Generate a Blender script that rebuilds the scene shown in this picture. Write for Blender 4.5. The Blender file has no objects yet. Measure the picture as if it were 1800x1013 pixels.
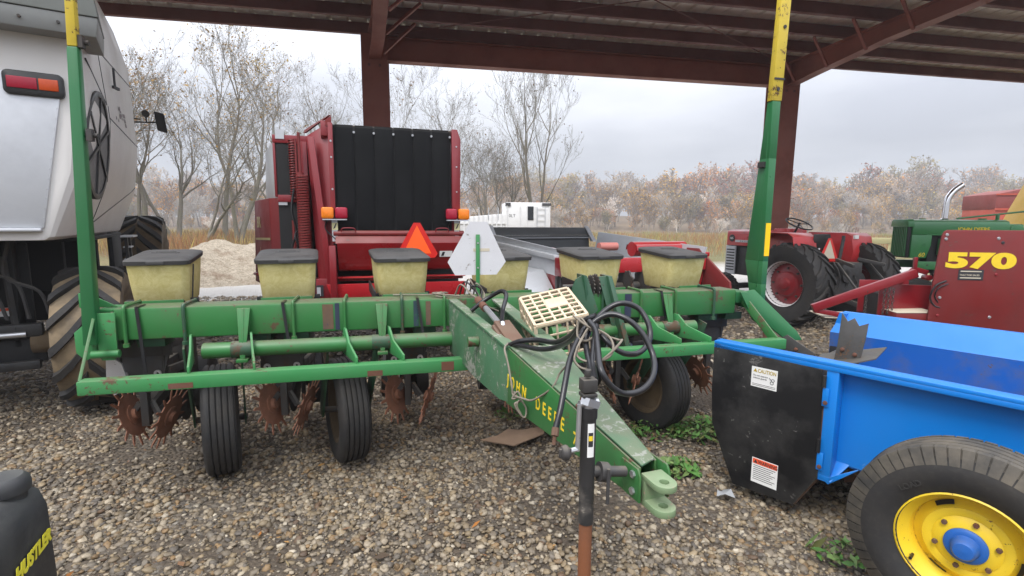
import bpy, bmesh, math, random
import numpy as np
from mathutils import Vector, Matrix, Euler, noise as mnoise
R = math.radians
sc = bpy.context.scene
# ------------------------------------------------------------------ camera
cd = bpy.data.cameras.new('camera'); cam = bpy.data.objects.new('camera', cd)
sc.collection.objects.link(cam); sc.camera = cam
cd.sensor_width = 36; cd.lens = 36 * 873 / 1800; cd.clip_start = .05; cd.clip_end = 2000
cam.matrix_world = Matrix.Translation((0, 0, 1.5938)) @ Matrix.Rotation(math.pi / 2 - .1314, 4, 'X') @ Matrix.Rotation(.0064, 4, 'Z')
# ------------------------------------------------------------------ world, sun, exposure
SUN_EL, SUN_AZ = 56, 205           # behind the camera, a little to the left; azimuth clockwise from +Y
w = bpy.data.worlds.new('World'); sc.world = w; w.use_nodes = True
nt = w.node_tree; N, L = nt.nodes, nt.links; N.clear()
out = N.new('ShaderNodeOutputWorld'); mix = N.new('ShaderNodeMixShader')
b1 = N.new('ShaderNodeBackground'); b2 = N.new('ShaderNodeBackground')
sky = N.new('ShaderNodeTexSky'); sky.sky_type = 'NISHITA'; sky.sun_disc = False
sky.sun_elevation = R(SUN_EL); sky.sun_rotation = R(SUN_AZ); sky.dust_density = 3
b1.inputs[1].default_value = .1; L.new(sky.outputs[0], b1.inputs[0])
tc = N.new('ShaderNodeTexCoord'); mp = N.new('ShaderNodeMapping'); mp.inputs[3].default_value = (1.2, 1.2, 4.5)
L.new(tc.outputs['Generated'], mp.inputs[0])
nz = N.new('ShaderNodeTexNoise'); nz.inputs['Scale'].default_value = 1.9; nz.inputs['Detail'].default_value = 6; nz.inputs['Roughness'].default_value = .5
L.new(mp.outputs[0], nz.inputs[0])
rp = N.new('ShaderNodeValToRGB'); rp.color_ramp.elements[0].position = .36; rp.color_ramp.elements[1].position = .66
rp.color_ramp.elements[0].color = (.55, .575, .65, 1); rp.color_ramp.elements[1].color = (.80, .82, .88, 1)
L.new(nz.outputs[0], rp.inputs[0])
sx = N.new('ShaderNodeSeparateXYZ'); L.new(tc.outputs['Generated'], sx.inputs[0])
mr = N.new('ShaderNodeMapRange'); mr.inputs[1].default_value = .13; mr.inputs[2].default_value = .85; mr.inputs[3].default_value = .54; mr.inputs[4].default_value = 2.7
L.new(sx.outputs[2], mr.inputs[0]); L.new(rp.outputs[0], b2.inputs[0]); L.new(mr.outputs[0], b2.inputs[1])
mix.inputs[0].default_value = .93; L.new(b1.outputs[0], mix.inputs[1]); L.new(b2.outputs[0], mix.inputs[2]); L.new(mix.outputs[0], out.inputs[0])
sd = bpy.data.lights.new('sun', 'SUN'); sd.energy = 1.5; sd.angle = R(20); sd.color = (1, .96, .9)
sun = bpy.data.objects.new('sun', sd); sc.collection.objects.link(sun)
a, e = R(SUN_AZ), R(SUN_EL)
sun.rotation_euler = Vector((math.sin(a) * math.cos(e), math.cos(a) * math.cos(e), math.sin(e))).to_track_quat('Z', 'Y').to_euler()
sun.location = (0, -20, 30)
vs = sc.view_settings; vs.view_transform = 'Standard'; vs.look = 'None'; vs.exposure = .74; vs.gamma = 1; vs.use_curve_mapping = False
cy = sc.cycles
cy.use_denoising = True; cy.max_bounces = 7; cy.diffuse_bounces = 4; cy.transparent_max_bounces = 6; cy.caustics_reflective = False; cy.caustics_refractive = False
cy.volume_bounces = 0; cy.sample_clamp_indirect = 6
# ------------------------------------------------------------------ helpers
COL = sc.collection
rng = random.Random(7)
def tag(o, label=None, cat=None, group=None, kind=None):
    for k, v in (('label', label), ('category', cat), ('group', group), ('kind', kind)):
        if v: o[k] = v
    return o
def thing(name, label, cat, loc=(0, 0, 0), rz=0, group=None):
    o = bpy.data.objects.new(name, None); COL.objects.link(o)
    o.location = loc; o.rotation_euler = (0, 0, rz); o.empty_display_size = .1
    return tag(o, label, cat, group)
def copy_tree(o, parent=None):
    c = o.copy(); COL.objects.link(c); c.parent = parent
    for ch in list(o.children): copy_tree(ch, c)
    return c
V = Vector
class MB:
    """collects shapes; build() links them as one mesh object"""
    def __init__(s): s.v = []; s.f = []; s.m = []; s.M = Matrix.Identity(4); s.k = 0
    def add(s, vs, fs):
        b = len(s.v); M = s.M
        s.v += [tuple(M @ V(p)) for p in vs]
        s.f += [tuple(b + i for i in f) for f in fs]; s.m += [s.k] * len(fs); return s
    def box(s, x0, x1, y0, y1, z0, z1):
        return s.add([(x0, y0, z0), (x1, y0, z0), (x1, y1, z0), (x0, y1, z0), (x0, y0, z1), (x1, y0, z1), (x1, y1, z1), (x0, y1, z1)],
                     [(0, 3, 2, 1), (4, 5, 6, 7), (0, 1, 5, 4), (1, 2, 6, 5), (2, 3, 7, 6), (3, 0, 4, 7)])
    def hexa(s, p):
        return s.add(p, [(0, 3, 2, 1), (4, 5, 6, 7), (0, 1, 5, 4), (1, 2, 6, 5), (2, 3, 7, 6), (3, 0, 4, 7)])
    def beam(s, p0, p1, w, h, up=(0, 0, 1), w1=None, h1=None):
        p0, p1 = V(p0), V(p1); d = (p1 - p0).normalized(); x = d.cross(V(up))
        if x.length < 1e-4: x = d.cross(V((1, 0, 0)))
        x.normalize(); z = x.cross(d); w1 = w if w1 is None else w1; h1 = h if h1 is None else h1
        q = [p + x * a * ww / 2 + z * b * hh / 2 for p, ww, hh in ((p0, w, h), (p1, w1, h1)) for a, b in ((-1, -1), (1, -1), (1, 1), (-1, 1))]
        return s.add(q, [(0, 1, 2, 3), (7, 6, 5, 4), (0, 4, 5, 1), (1, 5, 6, 2), (2, 6, 7, 3), (3, 7, 4, 0)])
    def prism(s, poly, off):
        n = len(poly); off = V(off); a = [V(p) for p in poly]
        return s.add(a + [p + off for p in a], [tuple(range(n))[::-1], tuple(range(n, 2 * n))] + [(i, (i + 1) % n, n + (i + 1) % n, n + i) for i in range(n)])
    def loft(s, rings, cap0=True, cap1=True, closed=True):
        n = len(rings[0]); vs = [p for r in rings for p in r]; fs = []
        for k in range(len(rings) - 1):
            for i in range(n if closed else n - 1):
                j = (i + 1) % n; fs.append((k * n + i, k * n + j, (k + 1) * n + j, (k + 1) * n + i))
        if cap0: fs.append(tuple(range(n))[::-1])
        if cap1: fs.append(tuple(range((len(rings) - 1) * n, len(rings) * n)))
        return s.add(vs, fs)
    def tube(s, path, r, n=8, caps=True):
        P = [V(p) for p in path]; rr = r if isinstance(r, (list, tuple)) else [r] * len(P); rings = []; x = None
        for i, p in enumerate(P):
            d = (P[min(i + 1, len(P) - 1)] - P[max(i - 1, 0)]).normalized()
            if x is None:
                x = d.cross(V((0, 0, 1)));
                if x.length < .05: x = d.cross(V((1, 0, 0)))
            x = (x - d * x.dot(d)).normalized(); y = d.cross(x)
            rings.append([p + (x * math.cos(t) + y * math.sin(t)) * rr[i] for t in [2 * math.pi * k / n for k in range(n)]])
        return s.loft(rings, caps, caps)
    def cyl(s, p0, p1, r, n=16, r1=None): return s.tube([p0, p1], [r, r if r1 is None else r1], n)
    def lathe(s, prof, org=(0, 0, 0), axis=(1, 0, 0), n=32, closed=False):
        a = V(axis).normalized(); x = a.cross(V((0, 0, 1)))
        if x.length < .05: x = a.cross(V((0, 1, 0)))
        x.normalize(); y = a.cross(x); o = V(org); m = len(prof)
        vs = [o + a * h + (x * math.cos(t) + y * math.sin(t)) * r for t in [2 * math.pi * k / n for k in range(n)] for r, h in prof]
        fs = [(k * m + i, k * m + (i + 1) % m, (k + 1) % n * m + (i + 1) % m, (k + 1) % n * m + i) for k in range(n) for i in range(m if closed else m - 1)]
        return s.add(vs, fs)
    def build(s, name, mat, parent=None, bevel=0, smooth=38, seg=2, split=False):
        if split:                          # loose pieces become objects of their own
            n = len(s.v); p = list(range(n))
            def find(i):
                while p[i] != i: p[i] = p[p[i]]; i = p[i]
                return i
            for f in s.f:
                for i in f[1:]: p[find(i)] = find(f[0])
            parts = {}
            for f in s.f: parts.setdefault(find(f[0]), []).append(f)
            for fs in parts.values():
                q = MB(); ids = sorted({i for f in fs for i in f}); mp_ = {i: k for k, i in enumerate(ids)}
                q.v = [s.v[i] for i in ids]; q.f = [tuple(mp_[i] for i in f) for f in fs]; q.m = [0] * len(fs); o = q.build(name, mat, parent, bevel, smooth, seg)
            return o
        me = bpy.data.meshes.new(name); me.from_pydata(s.v, [], s.f)
        for m_ in (mat if isinstance(mat, (list, tuple)) else [mat]): me.materials.append(m_)
        if any(s.m): me.polygons.foreach_set('material_index', s.m)
        bm = bmesh.new(); bm.from_mesh(me)
        bmesh.ops.recalc_face_normals(bm, faces=bm.faces)
        if bevel:
            ed = [e for e in bm.edges if len(e.link_faces) == 2 and e.calc_face_angle(0) > .6]
            bmesh.ops.bevel(bm, geom=ed, offset=bevel, segments=seg, affect='EDGES', profile=.5, clamp_overlap=True)
        bm.to_mesh(me); bm.free()
        if smooth:
            me.polygons.foreach_set('use_smooth', [True] * len(me.polygons)); me.set_sharp_from_angle(angle=R(smooth))
        o = bpy.data.objects.new(name, me); COL.objects.link(o); o.parent = parent
        return o
def rrect(w, d, r, z, n=5, c=(0, 0), tilt=0):
    pts = []
    for k, (sx_, sy_) in enumerate(((1, 1), (-1, 1), (-1, -1), (1, -1))):
        for i in range(n + 1):
            t = math.pi / 2 * (k + i / n)
            x = sx_ * (w / 2 - r) + r * math.cos(t); y = sy_ * (d / 2 - r) + r * math.sin(t)
            pts.append((c[0] + x, c[1] + y, z + y * tilt))
    return pts
def spline(pts, n=8):
    P = [V(p) for p in pts]; P = [P[0] * 2 - P[1]] + P + [P[-1] * 2 - P[-2]]; o = []
    for i in range(1, len(P) - 2):
        for k in range(n):
            t = k / n; a, b, c, d = P[i - 1:i + 3]
            o.append(.5 * ((2 * b) + (c - a) * t + (2 * a - 5 * b + 4 * c - d) * t * t + (3 * b - a - 3 * c + d) * t ** 3))
    return o + [P[-2]]
def text(body, size, M, mat, parent, name='lettering', ext=.001, sx_=1, font_shear=0, bold=0, spacing=1):
    cu = bpy.data.curves.new(name, 'FONT'); cu.body = body; cu.size = size; cu.extrude = ext; cu.align_x = 'LEFT'; cu.shear = font_shear; cu.offset = bold; cu.space_character = spacing
    to = bpy.data.objects.new('t', cu); COL.objects.link(to)
    dg = bpy.context.evaluated_depsgraph_get(); me = bpy.data.meshes.new_from_object(to.evaluated_get(dg)); me.name = name
    bpy.data.objects.remove(to); bpy.data.curves.remove(cu)
    me.materials.clear(); me.materials.append(mat); me.transform(M @ Matrix.Diagonal((sx_, 1, 1, 1)))
    o = bpy.data.objects.new(name, me); COL.objects.link(o); o.parent = parent; return o
def frame_m(o, x, y):
    """matrix with origin o, text x direction, text up direction"""
    x = V(x).normalized(); y = V(y); y = (y - x * y.dot(x)).normalized(); z = x.cross(y)
    m = Matrix((x, y, z)).transposed().to_4x4(); m.translation = V(o); return m
# ------------------------------------------------------------------ materials
def newmat(name):
    m = bpy.data.materials.new(name); m.use_nodes = True; t = m.node_tree
    return m, t, t.nodes, t.links, t.nodes['Principled BSDF']
def rgb(c): return (c[0], c[1], c[2], 1)
def noise(t, scale, detail=5, rough=.55, vec=None, dist=0):
    n = t.nodes.new('ShaderNodeTexNoise'); n.inputs['Scale'].default_value = scale; n.inputs['Detail'].default_value = detail
    n.inputs['Roughness'].default_value = rough; n.inputs['Distortion'].default_value = dist
    if vec is not None: t.links.new(vec, n.inputs[0])
    return n.outputs[0]
def ramp(t, fac, a, b, ca=(0, 0, 0), cb=(1, 1, 1), interp='LINEAR'):
    n = t.nodes.new('ShaderNodeValToRGB'); e = n.color_ramp.elements; e[0].position = a; e[1].position = b; e[0].color = rgb(ca); e[1].color = rgb(cb)
    n.color_ramp.interpolation = interp; t.links.new(fac, n.inputs[0]); return n.outputs[0]
def mixc(t, fac, a, b, mode='MIX'):
    n = t.nodes.new('ShaderNodeMix'); n.data_type = 'RGBA'; n.blend_type = mode
    for sock, v in ((n.inputs[0], fac), (n.inputs[6], a), (n.inputs[7], b)):
        if hasattr(v, 'links') or hasattr(v, 'is_linked'): t.links.new(v, sock)
        elif isinstance(v, (int, float)): sock.default_value = v
        else: sock.default_value = rgb(v)
    return n.outputs[2]
def mth(t, op, a, b=0.):
    n = t.nodes.new('ShaderNodeMath'); n.operation = op
    for i, v in enumerate((a, b)):
        if hasattr(v, 'is_linked'): t.links.new(v, n.inputs[i])
        else: n.inputs[i].default_value = v
    return n.outputs[0]
def bump(t, h, strength, dist, bsdf):
    n = t.nodes.new('ShaderNodeBump'); n.inputs['Strength'].default_value = strength; n.inputs['Distance'].default_value = dist
    t.links.new(h, n.inputs['Height']); t.links.new(n.outputs[0], bsdf.inputs['Normal'])
def paint(name, col, rough=.4, dirt=.35, dirtcol=(.16, .12, .08), chip=.0, chipcol=(.13, .05, .025), scale=4, dust=.3, dustcol=(.22, .19, .14), metal=0, fade=.25, bumps=.15, coat=0, edge=0, edgecol=(.10, .055, .03)):
    m, t, n, l, b = newmat(name)
    co = n.new('ShaderNodeTexCoord').outputs['Object']
    n1 = noise(t, scale, 7, .62, co); n2 = noise(t, scale * 9, 6, .65, co, .5); n3 = noise(t, scale * .6, 4, .5, co)
    c = mixc(t, mth(t, 'MULTIPLY', ramp(t, n3, .35, .7), fade), col, tuple(min(1, x * .75 + .07) for x in col))
    c = mixc(t, mth(t, 'MULTIPLY', ramp(t, n1, .45, .75), dirt), c, dirtcol)
    if edge:                                # paint rubbed off along the edges
        bv = n.new('ShaderNodeBevel'); bv.samples = 4; bv.inputs[0].default_value = .010
        gg = n.new('ShaderNodeNewGeometry'); dp = n.new('ShaderNodeVectorMath'); dp.operation = 'DOT_PRODUCT'; l.new(bv.outputs[0], dp.inputs[0]); l.new(gg.outputs['Normal'], dp.inputs[1])
        ew = mth(t, 'MULTIPLY', ramp(t, dp.outputs['Value'], .80, .985, (1, 1, 1), (0, 0, 0)), ramp(t, mth(t, 'ADD', mth(t, 'MULTIPLY', n2, .5), mth(t, 'MULTIPLY', n1, .5)), .46, .60))
        c = mixc(t, mth(t, 'MULTIPLY', ew, edge), c, edgecol)
    if dust:
        g = n.new('ShaderNodeNewGeometry'); s = n.new('ShaderNodeSeparateXYZ'); l.new(g.outputs['Normal'], s.inputs[0])
        c = mixc(t, mth(t, 'MULTIPLY', mth(t, 'MULTIPLY', ramp(t, s.outputs[2], .45, .95), ramp(t, n1, .25, .6)), dust), c, dustcol)
    if chip:
        k = ramp(t, mth(t, 'ADD', mth(t, 'MULTIPLY', n2, .5), mth(t, 'MULTIPLY', n1, .5)), .62 - chip * .12, .64 - chip * .12)
        c = mixc(t, k, c, chipcol)
    l.new(c, b.inputs['Base Color']); b.inputs['Metallic'].default_value = metal
    if name in ('baler_belt', 'black_poly_panel'): b.inputs['Specular IOR Level'].default_value = .18
    l.new(ramp(t, n1, .3, .75, (rough * .8,) * 3, (min(1, rough * 1.6),) * 3), b.inputs['Roughness'])
    if coat: b.inputs['Coat Weight'].default_value = coat; b.inputs['Coat Roughness'].default_value = .15
    if bumps: bump(t, n2, bumps, .002, b)
    return m
def flat(name, col, rough=.5, metal=0, var=.2, scale=8, emit=None):
    m, t, n, l, b = newmat(name); co = n.new('ShaderNodeTexCoord').outputs['Object']
    n1 = noise(t, scale, 5, .6, co)
    l.new(mixc(t, mth(t, 'MULTIPLY', ramp(t, n1, .35, .7), var), col, tuple(x * .55 for x in col)), b.inputs['Base Color'])
    b.inputs['Roughness'].default_value = rough; b.inputs['Metallic'].default_value = metal
    if var: bump(t, n1, .1, .002, b)
    return m
def rubber(name, mud=.35, mudcol=(.10, .075, .045), base=(.018, .018, .019)):
    m, t, n, l, b = newmat(name); co = n.new('ShaderNodeTexCoord').outputs['Object']
    n1 = noise(t, 5, 7, .65, co); n2 = noise(t, 40, 5, .6, co)
    c = mixc(t, mth(t, 'MULTIPLY', ramp(t, n1, .38, .68), mud), base, mudcol)
    c = mixc(t, mth(t, 'MULTIPLY', ramp(t, n2, .5, .8), .15), c, (.09, .085, .08))
    l.new(c, b.inputs['Base Color']); b.inputs['Roughness'].default_value = .75; bump(t, n2, .25, .003, b); return m
M = dict(
    green=paint('green_paint', (.022, .155, .034), .42, .4, (.075, .07, .035), .34, (.10, .055, .03), 3.2, .8, (.14, .125, .085), edge=.9),
    green_clean=paint('green_clean', (.014, .135, .04), .33, .12, (.05, .06, .03), 0, scale=3, dust=.15),
    green_light=paint('green_light', (.035, .225, .065), .38, .15, (.06, .07, .035), .25, (.10, .055, .03), 4, .3, (.14, .125, .085), edge=.8),
    green_dark=paint('green_dark', (.012, .07, .03), .5, .6, (.05, .045, .03), .5, (.07, .04, .02), 4, .5),
    green_pale=paint('green_pale', (.17, .25, .13), .6, .5, (.2, .15, .10), .5, (.30, .22, .16), 9, .5, (.25, .25, .17)),
    blue_inner=paint('blue_inner', (.004, .12, .46), .5, .75, (.16, .14, .12), .25, (.15, .10, .06), 3.5, .5, (.14, .14, .14), fade=.2),
    green_faded=paint('green_faded', (.05, .145, .07), .55, .5, (.13, .12, .075), .55, (.25, .26, .22), 5, .7, (.17, .18, .12)),
    yellow=paint('yellow_paint', (.62, .46, .03), .42, .3, (.2, .12, .03), .5, (.12, .06, .02), 5, .1),
    yellow_rim=paint('yellow_rim', (.82, .58, .02), .35, .12, (.3, .2, .05), .16, (.12, .05, .02), 6, .15, edge=.8, edgecol=(.16, .08, .03)),
    yellow_big=paint('yellow_chute', (.62, .36, .015), .4, .15, (.3, .2, .05), 0, scale=2, dust=0),
    rust=paint('rusty_steel', (.13, .05, .028), .8, .6, (.06, .03, .02), 0, scale=9, dust=0, bumps=.5),
    rust_wheel=paint('rusty_wheel', (.21, .085, .045), .8, .6, (.11, .05, .03), 0, scale=9, dust=0, bumps=.5),
    rust_frame=paint('rust_frame', (.12, .06, .035), .8, .5, (.05, .035, .025), 0, scale=7, dust=.3, bumps=.4),
    steel=paint('dark_steel', (.05, .048, .046), .55, .5, (.08, .05, .03), .3, (.1, .05, .03), 7, .4, metal=.3),
    bright=paint('bright_steel', (.55, .56, .58), .3, .2, (.2, .18, .15), 0, scale=6, dust=.1, metal=.8),
    chrome=flat('chrome', (.8, .8, .82), .08, 1, 0),
    black=paint('black_paint', (.012, .012, .013), .4, .3, (.05, .045, .04), .0, scale=5, dust=.3, dustcol=(.07, .065, .06)),
    black_panel=paint('black_poly_panel', (.010, .010, .011), .42, .85, (.075, .073, .070), .28, (.12, .115, .11), 2.6, .1, fade=.1, edge=.8, edgecol=(.22, .18, .14)),
    lid=paint('black_lid_plastic', (.035, .034, .034), .55, .4, (.08, .075, .07), 0, scale=6, dust=.5, dustcol=(.09, .085, .08)),
    rubber=rubber('tyre_rubber', .15), rubber_mud=rubber('muddy_rubber', .95, (.30, .22, .125), (.13, .10, .065)), rubber_dust=rubber('dusty_rubber', .75, (.15, .125, .09), (.035,.033,.030)),
    dirt=paint('caked_soil', (.10, .068, .035), .95, .5, (.06, .04, .02), 0, scale=9, dust=0, bumps=.5),
    hose=flat('hose_rubber', (.014, .014, .016), .3, 0, .1),
    twine=flat('twine', (.22, .19, .15), .9, 0, .4, 60),
    red=paint('red_paint', (.22, .007, .013), .36, .2, (.05, .01, .01), 0, scale=2, dust=.1, coat=.4, fade=.15),
    red_bright=paint('red_paint_bright', (.42, .012, .018), .25, .12, (.1, .02, .02), 0, scale=2, dust=.1, coat=.5, fade=.1),
    red_dark=paint('red_paint_dark', (.175, .010, .010), .4, .3, (.05, .02, .015), .15, (.1, .05, .04), 3, .25),
    tractor_red=paint('tractor_red', (.50, .02, .024), .3, .2, (.1, .04, .03), .1, (.09, .05, .04), 3, .25, coat=.3),
    tractor_green=paint('tractor_green', (.02, .17, .045), .3, .15, (.04, .05, .03), 0, scale=3, dust=.25, coat=.3),
    silver=paint('galvanised_silver', (.66, .68, .71), .42, .55, (.36, .37, .39), 0, scale=1.5, dust=.1, metal=.45, fade=.5),
    silver_side=paint('grey_white_paint', (.74, .72, .69), .38, .2, (.4, .37, .33), 0, scale=1.3, dust=.1, fade=.2),
    hood_lip=paint('grey_hood_lip', (.30, .31, .30), .5, .3, (.15, .15, .14), 0, scale=3, dust=.2),
    hood_grey=paint('grey_hood', (.13, .14, .125), .55, .3, (.08, .08, .07), 0, scale=2, dust=.2),
    shed_red=paint('red_oxide_steel', (.30, .092, .064), .5, .35, (.06, .025, .02), 0, scale=2, dust=.1, fade=.3),
    shed_dark=paint('red_oxide_purlin', (.17, .062, .055), .6, .3, (.05, .025, .025), 0, scale=2, dust=.1),
    blue=paint('blue_paint', (.0005, .185, .62), .40, .16, (.01, .10, .34), .10, (.15, .32, .6), scale=2.2, dust=.2, dustcol=(.10, .16, .24), fade=.05, coat=.1, edge=.7, edgecol=(.10, .22, .42)),
    blue_hub=paint('blue_hub', (.01, .11, .42), .45, .3, (.08, .08, .1), 0, scale=12, dust=.2),
    cream=paint('cream_plastic', (.62, .50, .35), .5, .25, (.3, .24, .16), 0, scale=9, dust=.2),
    white=paint('white_paint', (.72, .72, .72), .45, .2, (.45, .44, .42), 0, scale=4, dust=.1),
    white_sign=paint('bare_sign_back', (.62, .62, .64), .4, .25, (.42, .42, .43), .05, (.25, .22, .2), 6, 0),
    grey_in=paint('dark_grey_poly', (.05, .054, .058), .5, .2, (.1, .1, .1), 0, scale=2, dust=.1),
    galv=paint('galvanised', (.55, .57, .6), .4, .25, (.35, .35, .36), 0, scale=3, dust=.1, metal=.4),
    belt=paint('baler_belt', (.0055, .006, .007), .85, .25, (.014, .014, .015), 0, scale=4, dust=.05, fade=.05),
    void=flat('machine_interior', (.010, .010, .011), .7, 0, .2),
    engine=paint('engine_grey', (.035, .035, .037), .55, .5, (.07, .055, .04), 0, scale=9, dust=.4),
    amber=flat('amber_lens', (.85, .22, .012), .12, 0, .3, 60), lens_red=flat('red_lens', (.35, .008, .03), .12, 0, .3, 60), lens_orange=flat('orange_lens', (.55, .07, .01), .12, 0, .3, 60),
    orange=flat('fluorescent_orange', (1., .12, .015), .4, 0, .05), reflect_red=flat('reflective_red', (.62, .02, .015), .3, 0, .05),
    pale_sign=flat('faded_sign', (.58, .52, .40), .5, 0, .15), decal_yellow=flat('decal_yellow', (.83, .60, .03), .4, 0, .15, 30), decal_gold=flat('decal_gold', (.45, .36, .16), .4, 0, .2, 30),
    sticker=flat('white_sticker', (.78, .78, .76), .45, 0, .08, 40), ink=flat('ink', (.03, .03, .035), .5, 0, 0), ink_yellow=flat('caution_ochre', (.42, .30, .02), .5, 0, 0), ink_red=flat('warning_red', (.80, .10, .03), .45, 0, .05),
    decal_lime=flat('decal_lime', (.80, .72, .04), .4, 0, .1, 30),
    refl_yellow=flat('reflector_tape', (1., .60, .01), .3, 0, .05),
    cardboard=flat('cardboard', (.30, .20, .13), .9, 0, .35, 14), glass=flat('glass_dark', (.01, .012, .014), .05, 0, 0),
    wagon=paint('wagon_red', (.40, .06, .03), .5, .3, (.2, .08, .05), 0, scale=2, dust=.1), wagon_dark=paint('wagon_maroon', (.20, .035, .03), .6, .3, (.1, .05, .04), 0, scale=2, dust=.1),
    pale_yellow=flat('pale_yellow_paint', (.70, .66, .36), .5, 0, .2),
)
def hopper_mat():
    m, t, n, l, b = newmat('fibreglass_yellow'); co = n.new('ShaderNodeTexCoord').outputs['Object']
    n1 = noise(t, 14, 8, .7, co, 1.5); n2 = noise(t, 60, 6, .7, co, 2.5); n3 = noise(t, 2.5, 4, .5, co)
    c = mixc(t, ramp(t, n1, .3, .7), (.50, .42, .13), (.70, .63, .31))
    c = mixc(t, mth(t, 'MULTIPLY', ramp(t, n2, .45, .72), .55), c, (.70, .63, .32))
    c = mixc(t, mth(t, 'MULTIPLY', ramp(t, n3, .5, .75), .4), c, (.34, .25, .06))
    l.new(c, b.inputs['Base Color']); b.inputs['Roughness'].default_value = .55; bump(t, n2, .35, .002, b)
    b.inputs['Subsurface Weight'].default_value = .0; return m
M['hopper'] = hopper_mat()
# ------------------------------------------------------------------ ground
def ground_mat():
    m, t, n, l, b = newmat('gravel_ground'); co = n.new('ShaderNodeTexCoord').outputs['Object']
    vo = n.new('ShaderNodeTexVoronoi'); vo.inputs['Scale'].default_value = 34; l.new(co, vo.inputs[0])
    hs = n.new('ShaderNodeSeparateColor'); l.new(vo.outputs['Color'], hs.inputs[0])
    st = n.new('ShaderNodeValToRGB'); cr = st.color_ramp
    for p, c in ((.0, (.07, .055, .04)), (.2, (.17, .14, .10)), (.4, (.12, .11, .10)), (.6, (.24, .19, .13)), (.8, (.20, .18, .155)), (1., (.36, .33, .28))):
        e = cr.elements.new(p) if p not in (0., 1.) else cr.elements[0 if p == 0 else len(cr.elements) - 1]; e.color = rgb(c)
    l.new(hs.outputs[0], st.inputs[0])
    n1 = noise(t, .55, 6, .6, co); n2 = noise(t, 7, 7, .7, co); n3 = noise(t, .09, 5, .6, co)
    soil = mixc(t, n2, (.035, .026, .018), (.13, .10, .07))
    grav = mixc(t, ramp(t, mth(t, 'ADD', mth(t, 'MULTIPLY', n1, .6), mth(t, 'MULTIPLY', n2, .4)), .33, .5), st.outputs[0], soil)
    pale = mixc(t, n2, (.34, .32, .29), (.50, .48, .45))
    field = mixc(t, ramp(t, n3, .4, .62), mixc(t, n2, (.10, .085, .03), (.24, .17, .07)), mixc(t, n2, (.05, .075, .018), (.16, .15, .05)))
    s = n.new('ShaderNodeSeparateXYZ'); l.new(co, s.inputs[0])
    # distance behind the back eave of the shed (the shed is turned by 10.7 degrees)
    d = mth(t, 'SUBTRACT', mth(t, 'MULTIPLY', s.outputs[1], math.cos(R(10.7))), mth(t, 'MULTIPLY', s.outputs[0], math.sin(R(10.7))))
    dd = mth(t, 'ADD', d, mth(t, 'MULTIPLY', n1, 1.2))
    c = mixc(t, ramp(t, mth(t, 'MULTIPLY', dd, .05), .50, .53), grav, pale)
    c = mixc(t, ramp(t, mth(t, 'MULTIPLY', mth(t, 'ADD', dd, mth(t, 'MULTIPLY', n3, 6.)), .02), .40, .46), c, field)
    l.new(c, b.inputs['Base Color']); b.inputs['Roughness'].default_value = .9
    h = mth(t, 'SUBTRACT', mth(t, 'MULTIPLY', n2, .5), vo.outputs['Distance']); bump(t, h, .9, .03, b)
    return m
def axis_pts(a):
    p = sorted(set([0] + [round(x, 3) for x in a])); return [-x for x in p[:0:-1]] + p
ax = axis_pts([.5 * i for i in range(1, 25)] + [12 * 1.35 ** i for i in range(1, 16)])
def gz(x, y):
    return .028 * mnoise.noise(V((x * .7, y * .7, 0))) - .012
gm = MB(); na = len(ax)
gm.v = [(x, y, gz(x, y) if abs(x) < 15 and abs(y) < 15 else -.02 - (.004 * max(0, y - 60) if y < 300 else .96)) for y in ax for x in ax]
gm.f = [(j * na + i, j * na + i + 1, (j + 1) * na + i + 1, (j + 1) * na + i) for j in range(na - 1) for i in range(na - 1)]; gm.m = [0] * len(gm.f)
tag(gm.build('ground', ground_mat()), kind='structure')
# loose river gravel: one sheet of real stones
def np_mesh(name, verts, faces, mat, vcol=None, smooth=True, parent=None):
    me = bpy.data.meshes.new(name); nf = len(faces); k = faces.shape[1]
    me.vertices.add(len(verts)); me.vertices.foreach_set('co', verts.astype(np.float32).ravel())
    me.loops.add(nf * k); me.loops.foreach_set('vertex_index', faces.astype(np.int32).ravel())
    me.polygons.add(nf); me.polygons.foreach_set('loop_start', np.arange(0, nf * k, k, dtype=np.int32))
    me.polygons.foreach_set('use_smooth', np.full(nf, smooth)); me.update(calc_edges=True)
    if vcol is not None:
        at = me.color_attributes.new('tint', 'FLOAT_COLOR', 'POINT'); at.data.foreach_set('color', vcol.astype(np.float32).ravel())
    me.materials.append(mat); o = bpy.data.objects.new(name, me); COL.objects.link(o); o.parent = parent; return o
def tint_mat(name, rough=.75, varscale=0, spec=.5):
    m, t, n, l, b = newmat(name); a = n.new('ShaderNodeAttribute'); a.attribute_name = 'tint'; c = a.outputs['Color']
    if varscale:
        co = n.new('ShaderNodeTexCoord').outputs['Object']; c = mixc(t, mth(t, 'MULTIPLY', ramp(t, noise(t, varscale, 4, .6, co), .35, .7), .35), c, (.09, .07, .05))
    l.new(c, b.inputs['Base Color']); b.inputs['Roughness'].default_value = rough; b.inputs['Specular IOR Level'].default_value = spec; return m
M['stone'] = tint_mat('river_stone', .62, 60)
def ico(sub):
    bm = bmesh.new(); bmesh.ops.create_icosphere(bm, subdivisions=sub, radius=1)
    v = np.array([x.co[:] for x in bm.verts]); f = np.array([[q.index for q in p.verts] for p in bm.faces]); bm.free(); return v, f
rs = np.random.RandomState(3)
STONE = .76 * np.array([1.08, 1., .85]) * np.array([(.30, .245, .17), (.23, .20, .165), (.17, .155, .14), (.115, .105, .10), (.40, .36, .30), (.26, .18, .10), (.34, .30, .25), (.20, .165, .12), (.13, .085, .055), (.50, .47, .42)])
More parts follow.
